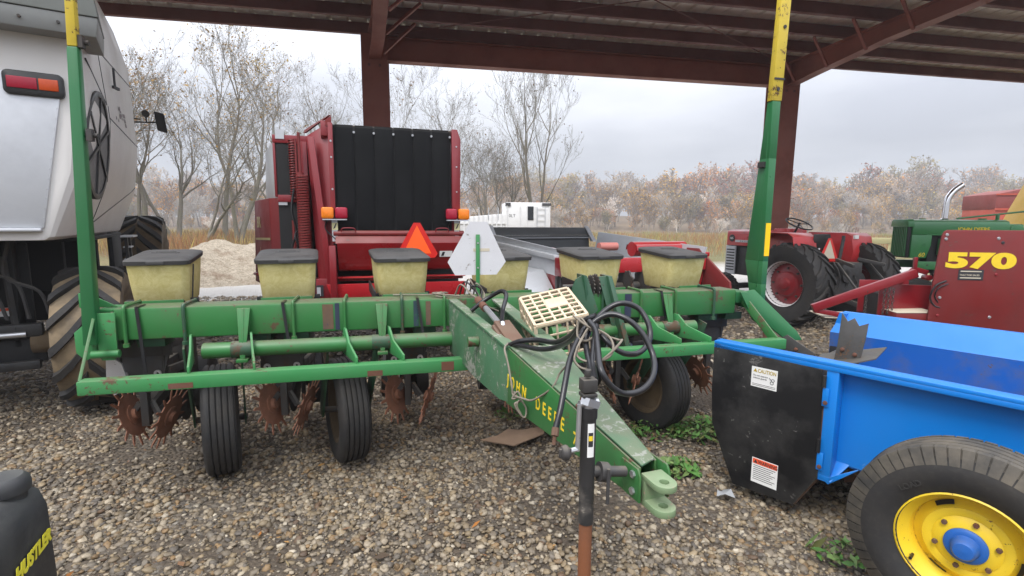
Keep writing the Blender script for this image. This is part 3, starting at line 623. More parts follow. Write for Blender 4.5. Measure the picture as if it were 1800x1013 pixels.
def row_unit(x, k):
    m = MB()
    for s_ in (-1, 1):
        m.box(x + s_ * .11 - .006, x + s_ * .11 + .006, .19, .24, .62, .98)                     # mounting plate
        for z in (.86, .70): m.beam((x + s_ * .12, .22, z), (x + s_ * .12, .62, z - .05), .03, .05)   # parallel arms
        m.beam((x + s_ * .05, .62, .95), (x + s_ * .04, .72, .45), .03, .09, (0, 1, 0))
    m.box(x - .16, x + .16, .19, .205, .80, .93); m.box(x - .12, x + .12, .58, .70, .55, 1.0); m.box(x - .05, x + .05, .30, .62, .60, .72)
    m.prism([(x - .14, .20, .80), (x + .14, .20, .80), (x + .10, .18, .64), (x + .03, .18, .58), (x - .03, .18, .58), (x - .10, .18, .64)], (0, .02, 0))
    m.box(x - .02, x + .02, .17, .22, .38, .66); m.beam((x, .2, .45), (x, .62, .52), .03, .06)
    u = m.build('row_unit', M['steel'], PLT, .003)
    m = MB(); m.box(x - .19, x - .03, .06, .2, .885, .938); m.box(x + .04, x + .18, .06, .2, .885, .938); m.build('mount_block', M['green_dark'], u, .003)
    m = MB()
    for s_ in (-1, 1): m.lathe([(.007, -.004), (.02, -.004), (.02, .004), (.007, .004)], (x + s_ * .085, .172, .70), (0, 1, 0), 14, True)
    m.build('washer', M['bright'], u, split=True)
    m = MB()
    for s_ in (-1, 1): disc(m, (x + s_ * .03, .72, .40), .19, .006, (1, .08 * s_, 0))
    m.build('opener_disc', M['steel'], u)
    m = MB()
    for s_ in (-1, 1): m.lathe([(.06, -.03), (.15, -.04), (.18, -.05), (.2, -.045), (.2, .045), (.18, .05), (.15, .04), (.06, .03)], (x + s_ * .11, .85, .42), (1, .1 * s_, .05 * s_), 28, True)
    m.build('depth_wheel', M['rubber'], u)
    m = MB(); m.lathe([(.06, -.02), (.13, -.03), (.15, -.03), (.15, .03), (.13, .03), (.06, .02)], (x, 1.25, .38), (1, 0, 0), 24, True); m.beam((x, .8, .5), (x, 1.25, .40), .12, .05); m.build('press_wheel', M['rubber'], u)
    tl, tr = (-.02, -.32, -.58, -.5, -.2, .05)[k], (-.12, -.22, -.30, -.3, -.6, -.55)[k]
    for s_, dz in ((-1, .03), (1, 0)):
        dy = .05 if s_ < 0 else 0
        trash_wheel(u, (x + s_ * .105 + .03, .15 + dy, .44 + dz * .3), (1, tl if s_ < 0 else tr, -s_ * .30), s_ + k)
        m = MB(); m.beam((x + s_ * .03, .2, .52), (x + s_ * .08, .16 + dy, .445), .02, .03); m.build('wheel_arm', M['steel'], u)
for k, x in enumerate(ROWS): row_unit(x, k)
# black plastic wing by the first unit
m = MB(); m.prism([(-2.0, .05, .86), (-1.93, .05, .80), (-1.90, .05, .66), (-1.98, .05, .62), (-2.01, .05, .72)], (0, .01, 0)); m.build('shield', M['bright'], PLT)
# ---- transport wheels
WA = (math.cos(R(15)), math.sin(R(15)), 0)
def gauge_wheel(x):
    m = MB(); prof = [(.20, -.075)]
    prof += [(.27, -.098), (.315, -.096), (.338, -.082)]
    h = -.078
    for k in range(5):
        prof += [(.345, h + .003), (.347, h + .016), (.345, h + .0255), (.333, h + .0265), (.333, h + .0305)]; h += .0312
    prof += [(.338, .082), (.315, .096), (.27, .098), (.20, .075), (.19, 0)]
    m.lathe(prof, (x, .33, .335), WA, 48, True); wl = m.build('transport_wheel', M['rubber'], PLT, smooth=50)
    m = MB(); m.lathe([(.215, -.085), (.195, -.08), (.185, -.04), (.06, -.03), (.05, -.06), (0, -.06), (0, .05), (.05, .05), (.06, .02), (.185, .03), (.195, .08), (.215, .085), (.2, 0)], (x, .33, .335), WA, 32); m.build('rim', M['dirt'], wl)
    for s_ in (-1, 1):
        m = MB(); m.prism([(x + s_ * .14 - (y_ - .3) * .27, y_, z_) for y_, z_ in ((-.02, .88), (.05, .90), (.14, .74), (.38, .37), (.38, .30), (.31, .29), (.04, .70))], (.012 * s_, 0, 0))
        m.build('wheel_arm', M['green_dark'], PLT, .002)
    m = MB(); m.cyl((x - .15, .33, .335), (x + .15, .33, .335), .02, 10); m.build('axle', M['steel'], PLT)
for x in (-1.536, -.774, .75, 1.512): gauge_wheel(x)
# ---- hoses, cable, wire mess
def hose(pts, r, name, mat, n=8, par=PLT): m = MB(); m.tube(spline(pts, 7), r, n); return m.build(name, M[mat], par, smooth=60)
HA = [(0.077, -1.81, 1.149), (0.103, -1.73, 1.171), (0.133, -1.628, 1.216), (0.16, -1.607, 1.266), (0.215, -1.617, 1.298), (0.26, -1.65, 1.289), (0.298, -1.686, 1.249), (0.316, -1.73, 1.185), (0.289, -1.782, 1.139), (0.243, -1.806, 1.106), (0.184, -1.813, 1.1), (0.132, -1.827, 1.13), (0.103, -1.813, 1.178), (0.128, -1.73, 1.223), (0.155, -1.649, 1.257), (0.153, -1.604, 1.276)]
HB = [(0.153, -1.59, 1.225), (0.194, -1.554, 1.264), (0.25, -1.541, 1.305), (0.298, -1.551, 1.322), (0.348, -1.566, 1.305), (0.367, -1.597, 1.265), (0.365, -1.623, 1.222), (0.334, -1.651, 1.191), (0.289, -1.673, 1.177), (0.239, -1.68, 1.184), (0.204, -1.668, 1.207), (0.183, -1.638, 1.234), (0.177, -1.592, 1.259)]
hose(HA, .0095, 'hydraulic_hose', 'hose'); hose(HB, .0095, 'hydraulic_hose', 'hose')
hose([(0.029, -1.0, 1.052), (0.07, -1.058, 1.084), (0.127, -1.122, 1.101), (0.165, -1.233, 1.116), (0.168, -1.383, 1.173), (0.158, -1.507, 1.236), (0.162, -1.565, 1.273), (0.184, -1.589, 1.289)], .0115, 'hydraulic_hose', 'hose')
hose([(0.034, -.98, 1.052), (0.074, -1.091, 1.07), (0.118, -1.194, 1.08), (0.159, -1.284, 1.11), (0.161, -1.431, 1.175), (0.158, -1.526, 1.24), (0.177, -1.568, 1.277)], .0105, 'hydraulic_hose', 'hose')
hd = hose([(0.176, -1.569, 1.268), (0.133, -1.603, 1.244), (0.09, -1.64, 1.202), (0.057, -1.679, 1.16), (0.03, -1.72, 1.111), (0.001, -1.763, 1.049), (-0.02, -1.785, 1.004)], .0098, 'hydraulic_hose', 'hose')
m = MB(); m.cyl((-.02, -1.785, 1.004), (-.027, -1.797, .985), .0115, 8); m.cyl((-.027, -1.797, .985), (-.031, -1.803, .962), .006, 8); m.build('coupler', M['rust_frame'], hd)
hose([(-0.037, -0.403, 1.106), (0.016, -0.411, 1.15), (0.078, -0.421, 1.191), (0.119, -0.479, 1.223), (0.131, -0.536, 1.206), (0.096, -0.609, 1.143), (0.059, -0.75, 1.10)], .012, 'hydraulic_hose', 'hose')
hose([(0.175, -1.611, 1.263), (0.138, -1.682, 1.21), (0.113, -1.733, 1.171), (0.086, -1.813, 1.149)], .010, 'hydraulic_hose', 'hose')
WR = [(0.143, -1.624, 1.261), (0.101, -1.66, 1.225), (0.08, -1.68, 1.195), (0.087, -1.705, 1.179), (0.118, -1.734, 1.177), (0.16, -1.742, 1.192), (0.183, -1.724, 1.218), (0.188, -1.68, 1.24), (0.17, -1.632, 1.252), (0.148, -1.627, 1.252), (0.125, -1.596, 1.285), (0.107, -1.619, 1.234), (0.126, -1.646, 1.221), (0.17, -1.654, 1.248)]
hose(WR, .004, 'tie_wire', 'twine', 6)
hose([(p[0] + .004 - .03 * math.sin(i), p[1], p[2] + .02 * math.cos(i * 1.7)) for i, p in enumerate(WR[2:11])], .0035, 'tie_wire', 'twine', 6)
hose([(0.029, -0.998, 1.062), (-0.004, -1.072, 1.058), (-0.0, -1.118, 1.006), (0.005, -1.168, 0.924), (0.008, -1.183, 0.891), (.03, -1.25, .898), (.055, -1.31, .912), (.1, -1.396, .985), (.131, -1.401, 1.044), (.146, -1.489, 1.116)], .0042, 'twine', 'twine', 6)
hose([(.01, -1.181, .905), (.02, -1.198, .885), (.0, -1.193, .88), (.022, -1.195, .908), (.034, -1.213, .877), (.005, -1.217, .865), (.026, -1.228, .824), (.044, -1.234, .813), (.049, -1.231, .847), (.028, -1.221, .881), (.014, -1.22, .858), (.03, -1.23, .82)], .0042, 'twine', 'twine', 6)
hose([(-0.45, 0.15, 1.128), (-0.203, 0.111, 1.13), (-0.149, 0.099, 1.140), (-0.126, .02, 1.13), (-0.171, .02, 1.128), (-0.19, 0.057, 1.138), (-0.137, 0.046, 1.15), (-.11, .09, 1.14), (-.17, .12, 1.14), (-.2, .05, 1.145), (-0.04, .0, 1.13)], .005, 'wire_bundle', 'twine', 6)
for k in range(5): hose([(-.06 + .03 * k, .08, 1.13), (-.03 + .02 * k, .03 - .03 * k, 1.20 + .02 * (k % 3)), (.02 + .02 * k, -.08, 1.15 + .03 * (k % 2)), (.05, -.2 - .03 * k, 1.13), (.06 + .02 * k, -.30, 1.08)], .0055, 'wire_bundle', ('twine', 'hose')[k % 2], 6)
m = MB(); m.cyl((.135, -1.601, 1.0), (.151, -1.635, 1.19), .008, 8); m.lathe([(.0, .0), (.02, 0), (.02, .006), (0, .006)], (.135, -1.6, .985), (0, 0, 1), 12); m.build('tongue_pin', M['rust'], PLT)
# ---- jack
jx, jy = .038, -1.885
m = MB(); m.cyl((jx, jy, .88), (jx, jy, 1.075), .0212, 24); m.lathe([(.0, 0), (.024, 0), (.024, .03), (0, .034)], (jx, jy, 1.07), (0, 0, 1), 20)
J = m.build('jack', M['black'], PLT)
m = MB(); m.cyl((jx, jy, .02), (jx, jy, .77), .0185, 20); m.box(jx - .07, jx + .07, jy - .07, jy + .07, .0, .022); m.build('jack_leg', paint('jack_leg_rust', (.20, .065, .02), .7, .5, (.1, .05, .03), 0, scale=8, dust=0), J)
m = MB(); m.cyl((jx, jy, .765), (jx, jy, .95), .0209, 24); m.build('jack_sleeve', paint('scuffed_sleeve', (.02, .02, .02), .5, .9, (.16, .14, .12), .3, (.2, .18, .15), 14, 0), J)
m = MB(); m.cyl((jx, jy, 1.09), (jx, jy, 1.125), .02, 14); m.cyl((jx - .03, jy - .006, 1.112), (jx + .026, jy, 1.112), .010, 10); m.beam((jx - .02, jy - .02, 1.125), (jx + .02, jy, 1.105), .028, .02)
m.cyl((jx - .03, jy - .008, 1.112), (jx - .036, jy - .014, .985), .007, 8); m.cyl((jx - .036, jy - .014, .99), (jx - .085, jy - .018, .985), .007, 8); m.build('crank', M['bright'], J)
m = MB(); m.lathe([(.0, 0), (.018, .002), (.022, .01), (.018, .022), (0, .026)], (jx - .06, jy - .018, .985), (-1, 0, 0), 10); m.box(jx - .09, jx - .055, jy - .024, jy - .014, .972, .998); m.build('crank_knob', M['engine'], J, .003)
m = MB(); m.box(jx - .024, jx + .018, jy - .018, jy + .018, 1.145, 1.18); m.box(jx - .024, jx + .018, jy - .018, jy + .018, 1.130, 1.141); m.cyl((jx - .005, jy, 1.185), (jx - .005, jy, 1.205), .010, 10); m.build('valve_block', M['steel'], J, .004)
m = MB(); arc = [(jx + .0217 * math.sin(t_), jy - .0217 * math.cos(t_)) for t_ in [-.45 + .09 * k for k in range(11)]]
m.loft([[(x, y, .965) for x, y in arc], [(x, y, 1.06) for x, y in arc]], False, False, closed=False); LB = m.build('label', M['sticker'], J)
m = MB(); arc = [(jx + .0221 * math.sin(t_), jy - .0221 * math.cos(t_)) for t_ in [-.35 + .09 * k for k in range(8)]]
m.loft([[(x, y, .995) for x, y in arc], [(x, y, 1.035) for x, y in arc]], False, False, closed=False); m.build('label_print', M['ink'], LB)
m = MB(); arc = [(jx + .0223 * math.sin(t_), jy - .0223 * math.cos(t_)) for t_ in [-.3 + .1 * k for k in range(6)]]; m.loft([[(x, y, 1.012) for x, y in arc], [(x, y, 1.026) for x, y in arc]], False, False, closed=False); m.build('label_band', M['decal_yellow'], LB)
m = MB(); m.cyl((jx, jy, .915), (jx + .12, jy + .01, .895), .015, 14); m.cyl((jx + .035, jy, .91), (jx + .06, jy, .905), .027, 16); m.cyl((jx + .05, jy - .03, .93), (jx + .05, jy - .03, .83), .005, 8); m.build('jack_pivot', M['engine'], J)
# ---- plastic crate lying on the frame
CR = thing('plastic_crate', 'cream plastic grid crate tipped upside down on the planter frame beside the hoses', 'crate', (-.2888, 3.1097, 0), .2476)
P1 = V((.194, -.868, 1.107)); ux = V((.245, -.013, .048)).normalized(); vy = V((-.023, .268, .086)); vy = (vy - ux * vy.dot(ux)).normalized(); wz = ux.cross(vy)
CM = Matrix((ux, vy, wz)).transposed().to_4x4(); CM.translation = P1
W_, D_, H_ = .262, .285, .20
m = MB(); m.M = CM
def grid_face(m, a, b, na_, nb_, org, ea, eb, th, bar=.011, frame=.014):
    ea, eb = V(ea), V(eb); n_ = ea.cross(eb)
    for i in range(na_ + 1):
        p = V(org) + ea * (a * i / na_); m.beam(p, p + eb * b, frame if i in (0, na_) else bar, th, n_)
    for i in range(nb_ + 1):
        p = V(org) + eb * (b * i / nb_) ; m.beam(p + n_ * .0012, p + ea * a + n_ * .0012, frame if i in (0, nb_) else bar, th, n_)
grid_face(m, W_, D_, 5, 7, (0, 0, 0), (1, 0, 0), (0, 1, 0), .010)
m.box(W_ * .40, W_ * .80, D_ * .43, D_ * .72, -.0055, .0075)
m.build('crate_base', M['cream'], CR, .0015)
for org, ea, eb, a_ in (((0, -.004, -H_), (1, 0, 0), (0, 0, 1), W_), ((0, D_ + .004, -H_), (1, 0, 0), (0, 0, 1), W_), ((-.004, 0, -H_), (0, 1, 0), (0, 0, 1), D_), ((W_ + .004, 0, -H_), (0, 1, 0), (0, 0, 1), D_)):
    m = MB(); m.M = CM; grid_face(m, a_, H_ - .006, 5, 3, org, ea, eb, .008, .010); m.build('crate_side', M['cream'], CR, .0015)
# ------------------------------------------------------------------ tyres
def ag_tyre(m, c, R_, W, nl=20, lug=.035, rim=.5, axis=(1, 0, 0), sweep=.30, wlug=.055, two=0):
    a = V(axis).normalized(); x = a.cross(V((0, 0, 1))).normalized(); y = a.cross(x); c = V(c); r0 = R_ - lug; ri = R_ * rim
    prof = [(ri, -W * .36), (ri + (r0 - ri) * .45, -W * .5), (r0 - .05 * R_, -W * .49), (r0 - .012, -W * .40), (r0, -W * .2), (r0 + .004, 0), (r0, W * .2), (r0 - .012, W * .40), (r0 - .05 * R_, W * .49), (ri + (r0 - ri) * .45, W * .5), (ri, W * .36), (ri - .02, 0)]
    m.k = two; m.lathe(prof, c, a, 40, True); m.k = 0
    def P(t, h, r): return c + a * h + (x * math.cos(t) + y * math.sin(t)) * r
    for s_ in (-1, 1):
        for k in range(nl):
            t0 = 2 * math.pi * (k + (.5 if s_ > 0 else 0)) / nl; st = [(.02, 0, R_), (.2, .45, R_), (.38, .8, R_ - .006), (.50, 1., R_ - .05 * R_)]
            sec = []
            for h_, f_, rr_ in st:
                t_ = t0 + sweep * f_; w_ = wlug / R_ / 2; h = s_ * h_ * W; rb = r0 - .03 if h_ < .45 else r0 - .07 * R_
                sec.append([P(t_ - w_ * 1.25, h, rb), P(t_ + w_ * 1.25, h, rb), P(t_ + w_, h, rr_), P(t_ - w_, h, rr_)])
            m.loft(sec)
# ------------------------------------------------------------------ combine
CO = thing('combine_harvester', 'silver grey combine harvester seen from behind with a round black screen in its side', 'combine', (-3.75, 4.25, 0), R(31))
SEC = [(.0, 1.44), (.03, 1.465), (.215, 1.93), (.285, 2.46), (.255, 3.43), (.15, 3.84), (.0, 4.08), (-.3, 4.2)]
m = MB(); secs = []
for y, f_ in ((-.64, .11), (-.635, .07), (-.60, .03), (-.54, .01), (-.3, 0), (2.35, 0), (2.42, .015)):
    secs.append([(x_ - f_ * (1 if z_ > 1.5 else .6) - .0, y, z_) for x_, z_ in SEC] + [(-3., y, 4.2), (-3., y, 1.44)])
m.loft(secs); HS = m.build('side_panel', M['silver_side'], CO, .006, 14)
m = MB(); m.hexa([(-2.7, -.66, 1.53), (-.03, -.66, 1.53), (-.03, -.638, 1.53), (-2.7, -.638, 1.53), (-2.7, -.66, 2.62), (.165, -.66, 2.62), (.165, -.638, 2.62), (-2.7, -.638, 2.62)])
m.box(-2.7, -.04, -.70, -.638, 1.505, 1.53)
RP = m.build('rear_panel', M['silver'], CO, .008)
m = MB()
for k in range(14): z_ = 1.6 + k * .072; xx = -.03 + (z_ - 1.53) * .178; m.lathe([(0, .002), (.004, .0015), (.005, 0)], (xx - .010, -.66, z_), (0, -1, 0), 8)
m.build('rivet', M['galv'], RP, split=True)
# hood overhang
m = MB(); m.hexa([(-3, -.8, 2.89), (.398, -.8, 2.89), (.37, -.3, 2.89), (-3, -.3, 2.89), (-3, -.83, 3.015), (.42, -.83, 3.015), (.38, -.3, 3.015), (-3, -.3, 3.015)])
OV = m.build('hood', M['hood_lip'], CO, .006)
m = MB(); m.hexa([(-3, -.84, 3.018), (.425, -.84, 3.018), (.385, -.3, 3.018), (-3, -.3, 3.018), (-3, -.62, 3.9), (.30, -.62, 3.9), (.26, -.3, 3.9), (-3, -.3, 3.9)]); m.build('hood_top', M['hood_grey'], OV, .01)
m = MB()
for k in range(9): m.cyl((.2 - .2 * k, -.83, 2.95), (.2 - .2 * k, -.80, 2.95), .010, 8)
m.build('rivet', M['steel'], OV, split=True)
# tail lamp
m = MB(); m.loft([[(x_ - .0, -.66 + d_, z_) for x_, y_, z_ in [(a_ + .005, 0, b_ + 2.545) for a_, b_, q in rrect(.325 - 2 * i_, .165 - 2 * i_, .035, 0)]] for d_, i_ in ((.03, 0), (-.012, 0), (-.022, .012))]); TL = m.build('tail_lamp', M['black'], CO)
m = MB(); m.box(-.135, .025, -.69, -.677, 2.505, 2.585); m.build('red_lens', M['lens_red'], TL, .006)
m = MB(); m.box(.033, .14, -.69, -.677, 2.505, 2.585); m.build('amber_lens', M['lens_orange'], TL, .006)
# rotary screen in the side
fc = V((.256, -.14, 2.20)); fr = .44; ti = .10
fa = V((1, -.02, -ti)).normalized()
m = MB(); m.lathe([(fr * .90, -.02), (fr * .90, .006), (fr * .95, .010), (fr, .004), (fr, -.03)], fc, fa, 40); FS = m.build('screen_ring', M['black'], HS)
m = MB(); m.lathe([(0, -.004), (fr * .91, -.004)], fc, fa, 40); m.build('screen_mesh', flat('screen_mesh', (.16, .16, .165), .5, .3, .4, 40), FS)
m = MB(); e1 = fa.cross(V((0, 0, 1))).normalized(); e2 = fa.cross(e1)
for k in range(3):
    t_ = .45 + k * math.pi / 3; d_ = (e1 * math.cos(t_) + e2 * math.sin(t_)) * fr * .9; m.beam(fc - d_ + fa * .003, fc + d_ + fa * .003, .024, .012, fa)
m.build('screen_spokes', M['black'], FS)
# panel seams, latch, decal smear
def side_x(z):
    for (xa, za), (xb, zb) in zip(SEC[:-1], SEC[1:]):
        if za <= z <= zb: return xa + (xb - xa) * (z - za) / (zb - za)
m = MB()
for ya, za, yb, zb in ((.42, 1.56, .36, 2.62), (.36, 2.52, 2.35, 2.50), (.1, 3.05, 2.35, 3.22), (.15, 3.1, .3, 2.62), (-.45, 2.82, .3, 2.62), (.42, 1.56, 2.35, 2.0)):
    n_ = 8
    for k in range(n_):
        p = [(ya + (yb - ya) * t_, za + (zb - za) * t_) for t_ in (k / n_, (k + 1) / n_)]
        m.beam((side_x(p[0][1]) - .003, p[0][0], p[0][1]), (side_x(p[1][1]) - .003, p[1][0], p[1][1]), .010, .014, (1, 0, 0))
m.build('panel_seam', M['ink'], HS)
m = MB(); m.cyl((.30, .75, 2.88), (.30, .75, 3.05), .010, 8); m.beam((.29, .72, 2.87), (.32, .82, 2.87), .022, .025); m.build('door_latch', M['ink'], HS)
m = MB(); rr = random.Random(2)
for k in range(16):
    y_ = .75 + rr.uniform(0, .7); z_ = 2.58 + rr.uniform(-.01, .14) ; x_ = side_x(z_) + .003; h_ = rr.uniform(.02, .05); w_ = rr.uniform(.04, .12)
    m.prism([(x_, y_, z_), (x_, y_ + w_, z_ + .01), (side_x(z_ + h_) + .003, y_ + w_ * .8, z_ + h_), (side_x(z_ + h_) + .003, y_ + .01, z_ + h_)], (.001, 0, 0))
m.build('worn_decal', flat('worn_decal', (.30, .25, .26), .6, 0, .6, 30), HS, split=True)
# dark chassis under the hood
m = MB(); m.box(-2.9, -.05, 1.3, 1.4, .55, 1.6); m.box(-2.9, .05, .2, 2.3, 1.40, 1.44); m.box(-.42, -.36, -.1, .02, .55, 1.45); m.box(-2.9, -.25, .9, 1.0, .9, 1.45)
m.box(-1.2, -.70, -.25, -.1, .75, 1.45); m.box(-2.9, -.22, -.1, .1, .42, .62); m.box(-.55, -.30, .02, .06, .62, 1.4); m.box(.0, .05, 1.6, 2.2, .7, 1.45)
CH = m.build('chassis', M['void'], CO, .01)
m = MB(); m.cyl((-2.6, -.14, .66), (-.24, -.14, .66), .03, 12); m.box(-2.6, -.25, -.2, -.14, .38, .45); m.beam((-.9, -.2, .5), (-.55, -.2, .72), .03, .05); m.box(-.5, -.22, -.17, -.1, .65, .75); m.build('steering_axle', M['black'], CO, .006)
m = MB(); m.cyl((-.75, -.16, .668), (-.32, -.16, .668), .026, 12); m.build('steering_rod', M['bright'], CO)
m = MB()
for k in range(6): x_ = -1.0 + .13 * k; m.tube(spline([(x_, -.2, 1.42), (x_ + .04 * math.sin(k), -.22, 1.25 - .05 * (k % 3)), (x_ + .15, -.22, 1.1 - .08 * (k % 2)), (x_ + .2, -.2, .8)], 5), .014, 6)
for k in range(5): m.beam((-1.1 + .18 * k, -.15, .7), (-.9 + .12 * k, -.1, 1.3), .03, .04)
m.build('hydraulic_hoses', M['engine'], CO)
m = MB(); m.box(-.56, -.44, -.20, -.06, 1.34, 1.46); m.build('reservoir', M['pale_sign'], CO, .015)
m = MB(); m.box(-.52, -.44, .015, .0195, .80, .87); sl = m.build('warning_label', M['sticker'], CH)
m = MB(); m.box(-.518, -.442, .0125, .0150, .845, .868); m.build('label_band', M['ink_red'], sl)
# step ladder
m = MB()
for y in (1.5, 1.75): m.box(.17, .20, y - .02, y + .02, .6, 1.42)
m.build('ladder', M['black'], CO)
m = MB()
for k in range(5): m.box(.15, .22, 1.5, 1.75, .72 + .14 * k, .735 + .14 * k)
m.box(.14, .26, 1.45, 1.8, 1.40, 1.42); m.build('ladder_step', M['galv'], CO)
# wheels
m = MB(); ag_tyre(m, (0.13, -.10, .60), .60, .44, 16, .04, .52, sweep=.42, wlug=.07, two=1); rw = m.build('rear_wheel', [M['rubber'], M['rubber_mud']], CO, smooth=45)
m = MB(); m.lathe([(.31, -.13), (.29, -.08), (.1, -.05), (.1, .05), (.29, .06), (.31, .14), (.3, 0)], (.13, -.10, .60), (1, 0, 0), 28); m.cyl((-.3, -.10, .585), (.22, -.10, .585), .09, 14); m.build('rim', M['dirt'], rw)
rw2 = copy_tree(rw, CO); rw2.location = (-2.6, 0, 0)
m = MB(); ag_tyre(m, (.12, 3.55, .83), .83, .58, 20, .05, .5, sweep=.4, wlug=.09, two=1); fw_ = m.build('front_wheel', [M['rubber'], M['dirt']], CO, smooth=45)
m = MB(); m.lathe([(.42, -.2), (.4, -.05), (.1, 0), (.1, .1), (.4, .15), (.42, .22)], (.12, 3.55, .83), (1, 0, 0), 28); m.build('rim', M['silver_side'], fw_)
# mirrors
m = MB(); m.tube([(-.2, 3.9, 3.02), (.2, 3.98, 3.06), (.42, 4, 3.08)], .012, 6); m.tube([(-.2, 3.9, 3.12), (.2, 3.98, 3.10)], .01, 6); m.tube([(.27, 4, 3.07), (.27, 4, 3.16)], .012, 6); MI = m.build('mirror_arm', M['black'], CO)
m = MB(); m.hexa([(.40, 3.96, 2.96), (.53, 3.98, 2.93), (.53, 4.05, 2.93), (.40, 4.03, 2.96), (.37, 3.96, 3.24), (.50, 3.98, 3.22), (.50, 4.05, 3.22), (.37, 4.03, 3.24)]); m.build('mirror', M['black'], MI, .015)
m = MB(); m.cyl((.27, 3.96, 3.19), (.27, 4.02, 3.19), .05, 16); m.build('round_mirror', M['engine'], MI)
# ------------------------------------------------------------------ round baler
BA = thing('round_baler', 'red round baler with six black belts across its tailgate and orange triangle below', 'baler', (-1.15, 5.05, 0), R(16))
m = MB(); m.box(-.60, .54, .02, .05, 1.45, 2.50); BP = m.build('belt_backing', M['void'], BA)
bw = 1.115 / 6
for k in range(6):
    m = MB(); x0 = -.585 + k * bw; yv = .0
    m.loft([[(x0 + .008, y_, z_), (x0 + bw - .010, y_, z_), (x0 + bw - .010, y_ + .012, z_), (x0 + .008, y_ + .012, z_)] for y_, z_ in ((.012, 1.48), (.0, 1.6), (-.004, 2.0), (.0, 2.40), (.014, 2.49), (.05, 2.52))])
    m.build('belt', M['belt'], BA, .002)
    m = MB(); m.cyl((x0 + bw - .001, -.004, 2.445), (x0 + bw - .001, .02, 2.445), .011, 8); m.build('roller_bolt', M['bright'], BP)
m = MB(); m.cyl((-.6, .10, 2.46), (.55, .10, 2.46), .065, 20); m.build('roller', M['steel'], BA)
# tailgate frame
m = MB(); m.box(-.635, -.592, -.03, .05, 1.38, 2.52); m.build('frame_post', M['red'], BA, .004)
m = MB(); m.prism([(.545, -.03, 1.40), (.62, -.03, 1.40), (.635, -.03, 2.42), (.60, -.03, 2.52), (.545, -.03, 2.52)], (0, .1, 0)); m.build('frame_post', M['red'], BA, .004)
m = MB(); m.prism([(-.64, .03, 2.52), (-.62, .0, 1.2), (-.66, .0, .95), (-.78, .05, .95), (-.84, .10, 2.40), (-.80, .1, 2.43)], (0, .05, 0))
m.prism([(-.70, .18, 2.5), (-.70, .0, 2.54), (-.70, .0, 2.4), (-.70, .18, 2.3)], (.07, 0, 0)); m.prism([(-.82, -.02, 2.38), (-.76, -.03, 2.38), (-.63, -.05, .95), (-.69, -.05, .95)], (0, .04, 0))
m.box(-.92, -.84, .10, .3, .85, 2.35); m.box(-.66, -.60, -.14, .1, .86, 1.36); m.box(-.92, -.66, .0, .2, .83, 1.03)
m.build('tailgate_side', M['red'], BA, .004)
m = MB(); m.prism([(-.66, .0, 2.545), (-.60, -.03, 2.58), (-.60, -.03, 2.50), (-.66, .0, 2.49)], (0, .03, 0)); m.prism([(-.88, .3, 2.46), (-.62, -.02, 2.585), (-.62, .03, 2.60), (-.88, .35, 2.50)], (.02, 0, 0)); m.build('hood_edge', M['red_dark'], BA)
m = MB()
for z_ in (1.60, 1.9, 2.2, 2.35): m.cyl((-.612, -.036, z_), (-.612, -.03, z_), .010, 8)
for z_ in (1.62, 1.9, 2.15, 2.35): m.cyl((.59, -.036, z_), (.59, -.03, z_), .008, 8)
m.build('rivet', M['bright'], BA, split=True)
# lower panels
m = MB(); m.cyl((-.62, -.03, 1.475), (.66, -.03, 1.475), .03, 16); m.prism([(-.60, -.08, 1.45), (-.60, -.13, 1.38), (-.60, -.02, 1.38), (-.60, .02, 1.45)], (1.28, 0, 0)); m.build('lower_bar', M['red_dark'], BA, .004)
m = MB(); m.loft([[(-.585, y_, z_), (.66, y_, z_), (.66, y_ + .012, z_), (-.585, y_ + .012, z_)] for y_, z_ in ((-.13, 1.385), (-.10, 1.32), (-.02, 1.20), (.03, 1.12), (.10, 1.095))]); LP = m.build('lower_panel', M['red_bright'], BA, 0, 60)
m = MB(); m.box(-.59, .66, .03, .06, 1.0, 1.03); m.prism([(-.60, -.03, 1.035), (-.60, -.0, 1.05), (-.60, .08, 1.04), (-.60, .05, 1.02)], (1.28, 0, 0)); m.build('cross_rail', M['red_bright'], BA, .003)
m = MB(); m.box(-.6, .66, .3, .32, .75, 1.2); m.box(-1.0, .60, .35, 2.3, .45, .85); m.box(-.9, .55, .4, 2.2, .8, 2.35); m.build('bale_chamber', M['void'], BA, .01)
m = MB(); m.prism([(-.70, -.1, .985), (.66, -.1, .985), (.66, -.08, .80), (-.64, -.08, .80)], (0, .03, 0)); m.prism([(-.92, .0, .8), (-.92, .2, .7), (.7, .2, .7), (.7, .0, .8)], (0, 0, .03)); m.build('rear_shield', M['red_bright'], BA, .004)
for x_ in (-.48, .43):
    m = MB(); m.tube(spline([(x_ - .065, -.07, 1.49), (x_ - .06, -.08, 1.52), (x_ - .03, -.09, 1.53), (x_ + .03, -.09, 1.53), (x_ + .06, -.08, 1.52), (x_ + .065, -.07, 1.49)], 4), .006, 6); m.build('grab_handle', M['red'], BA)
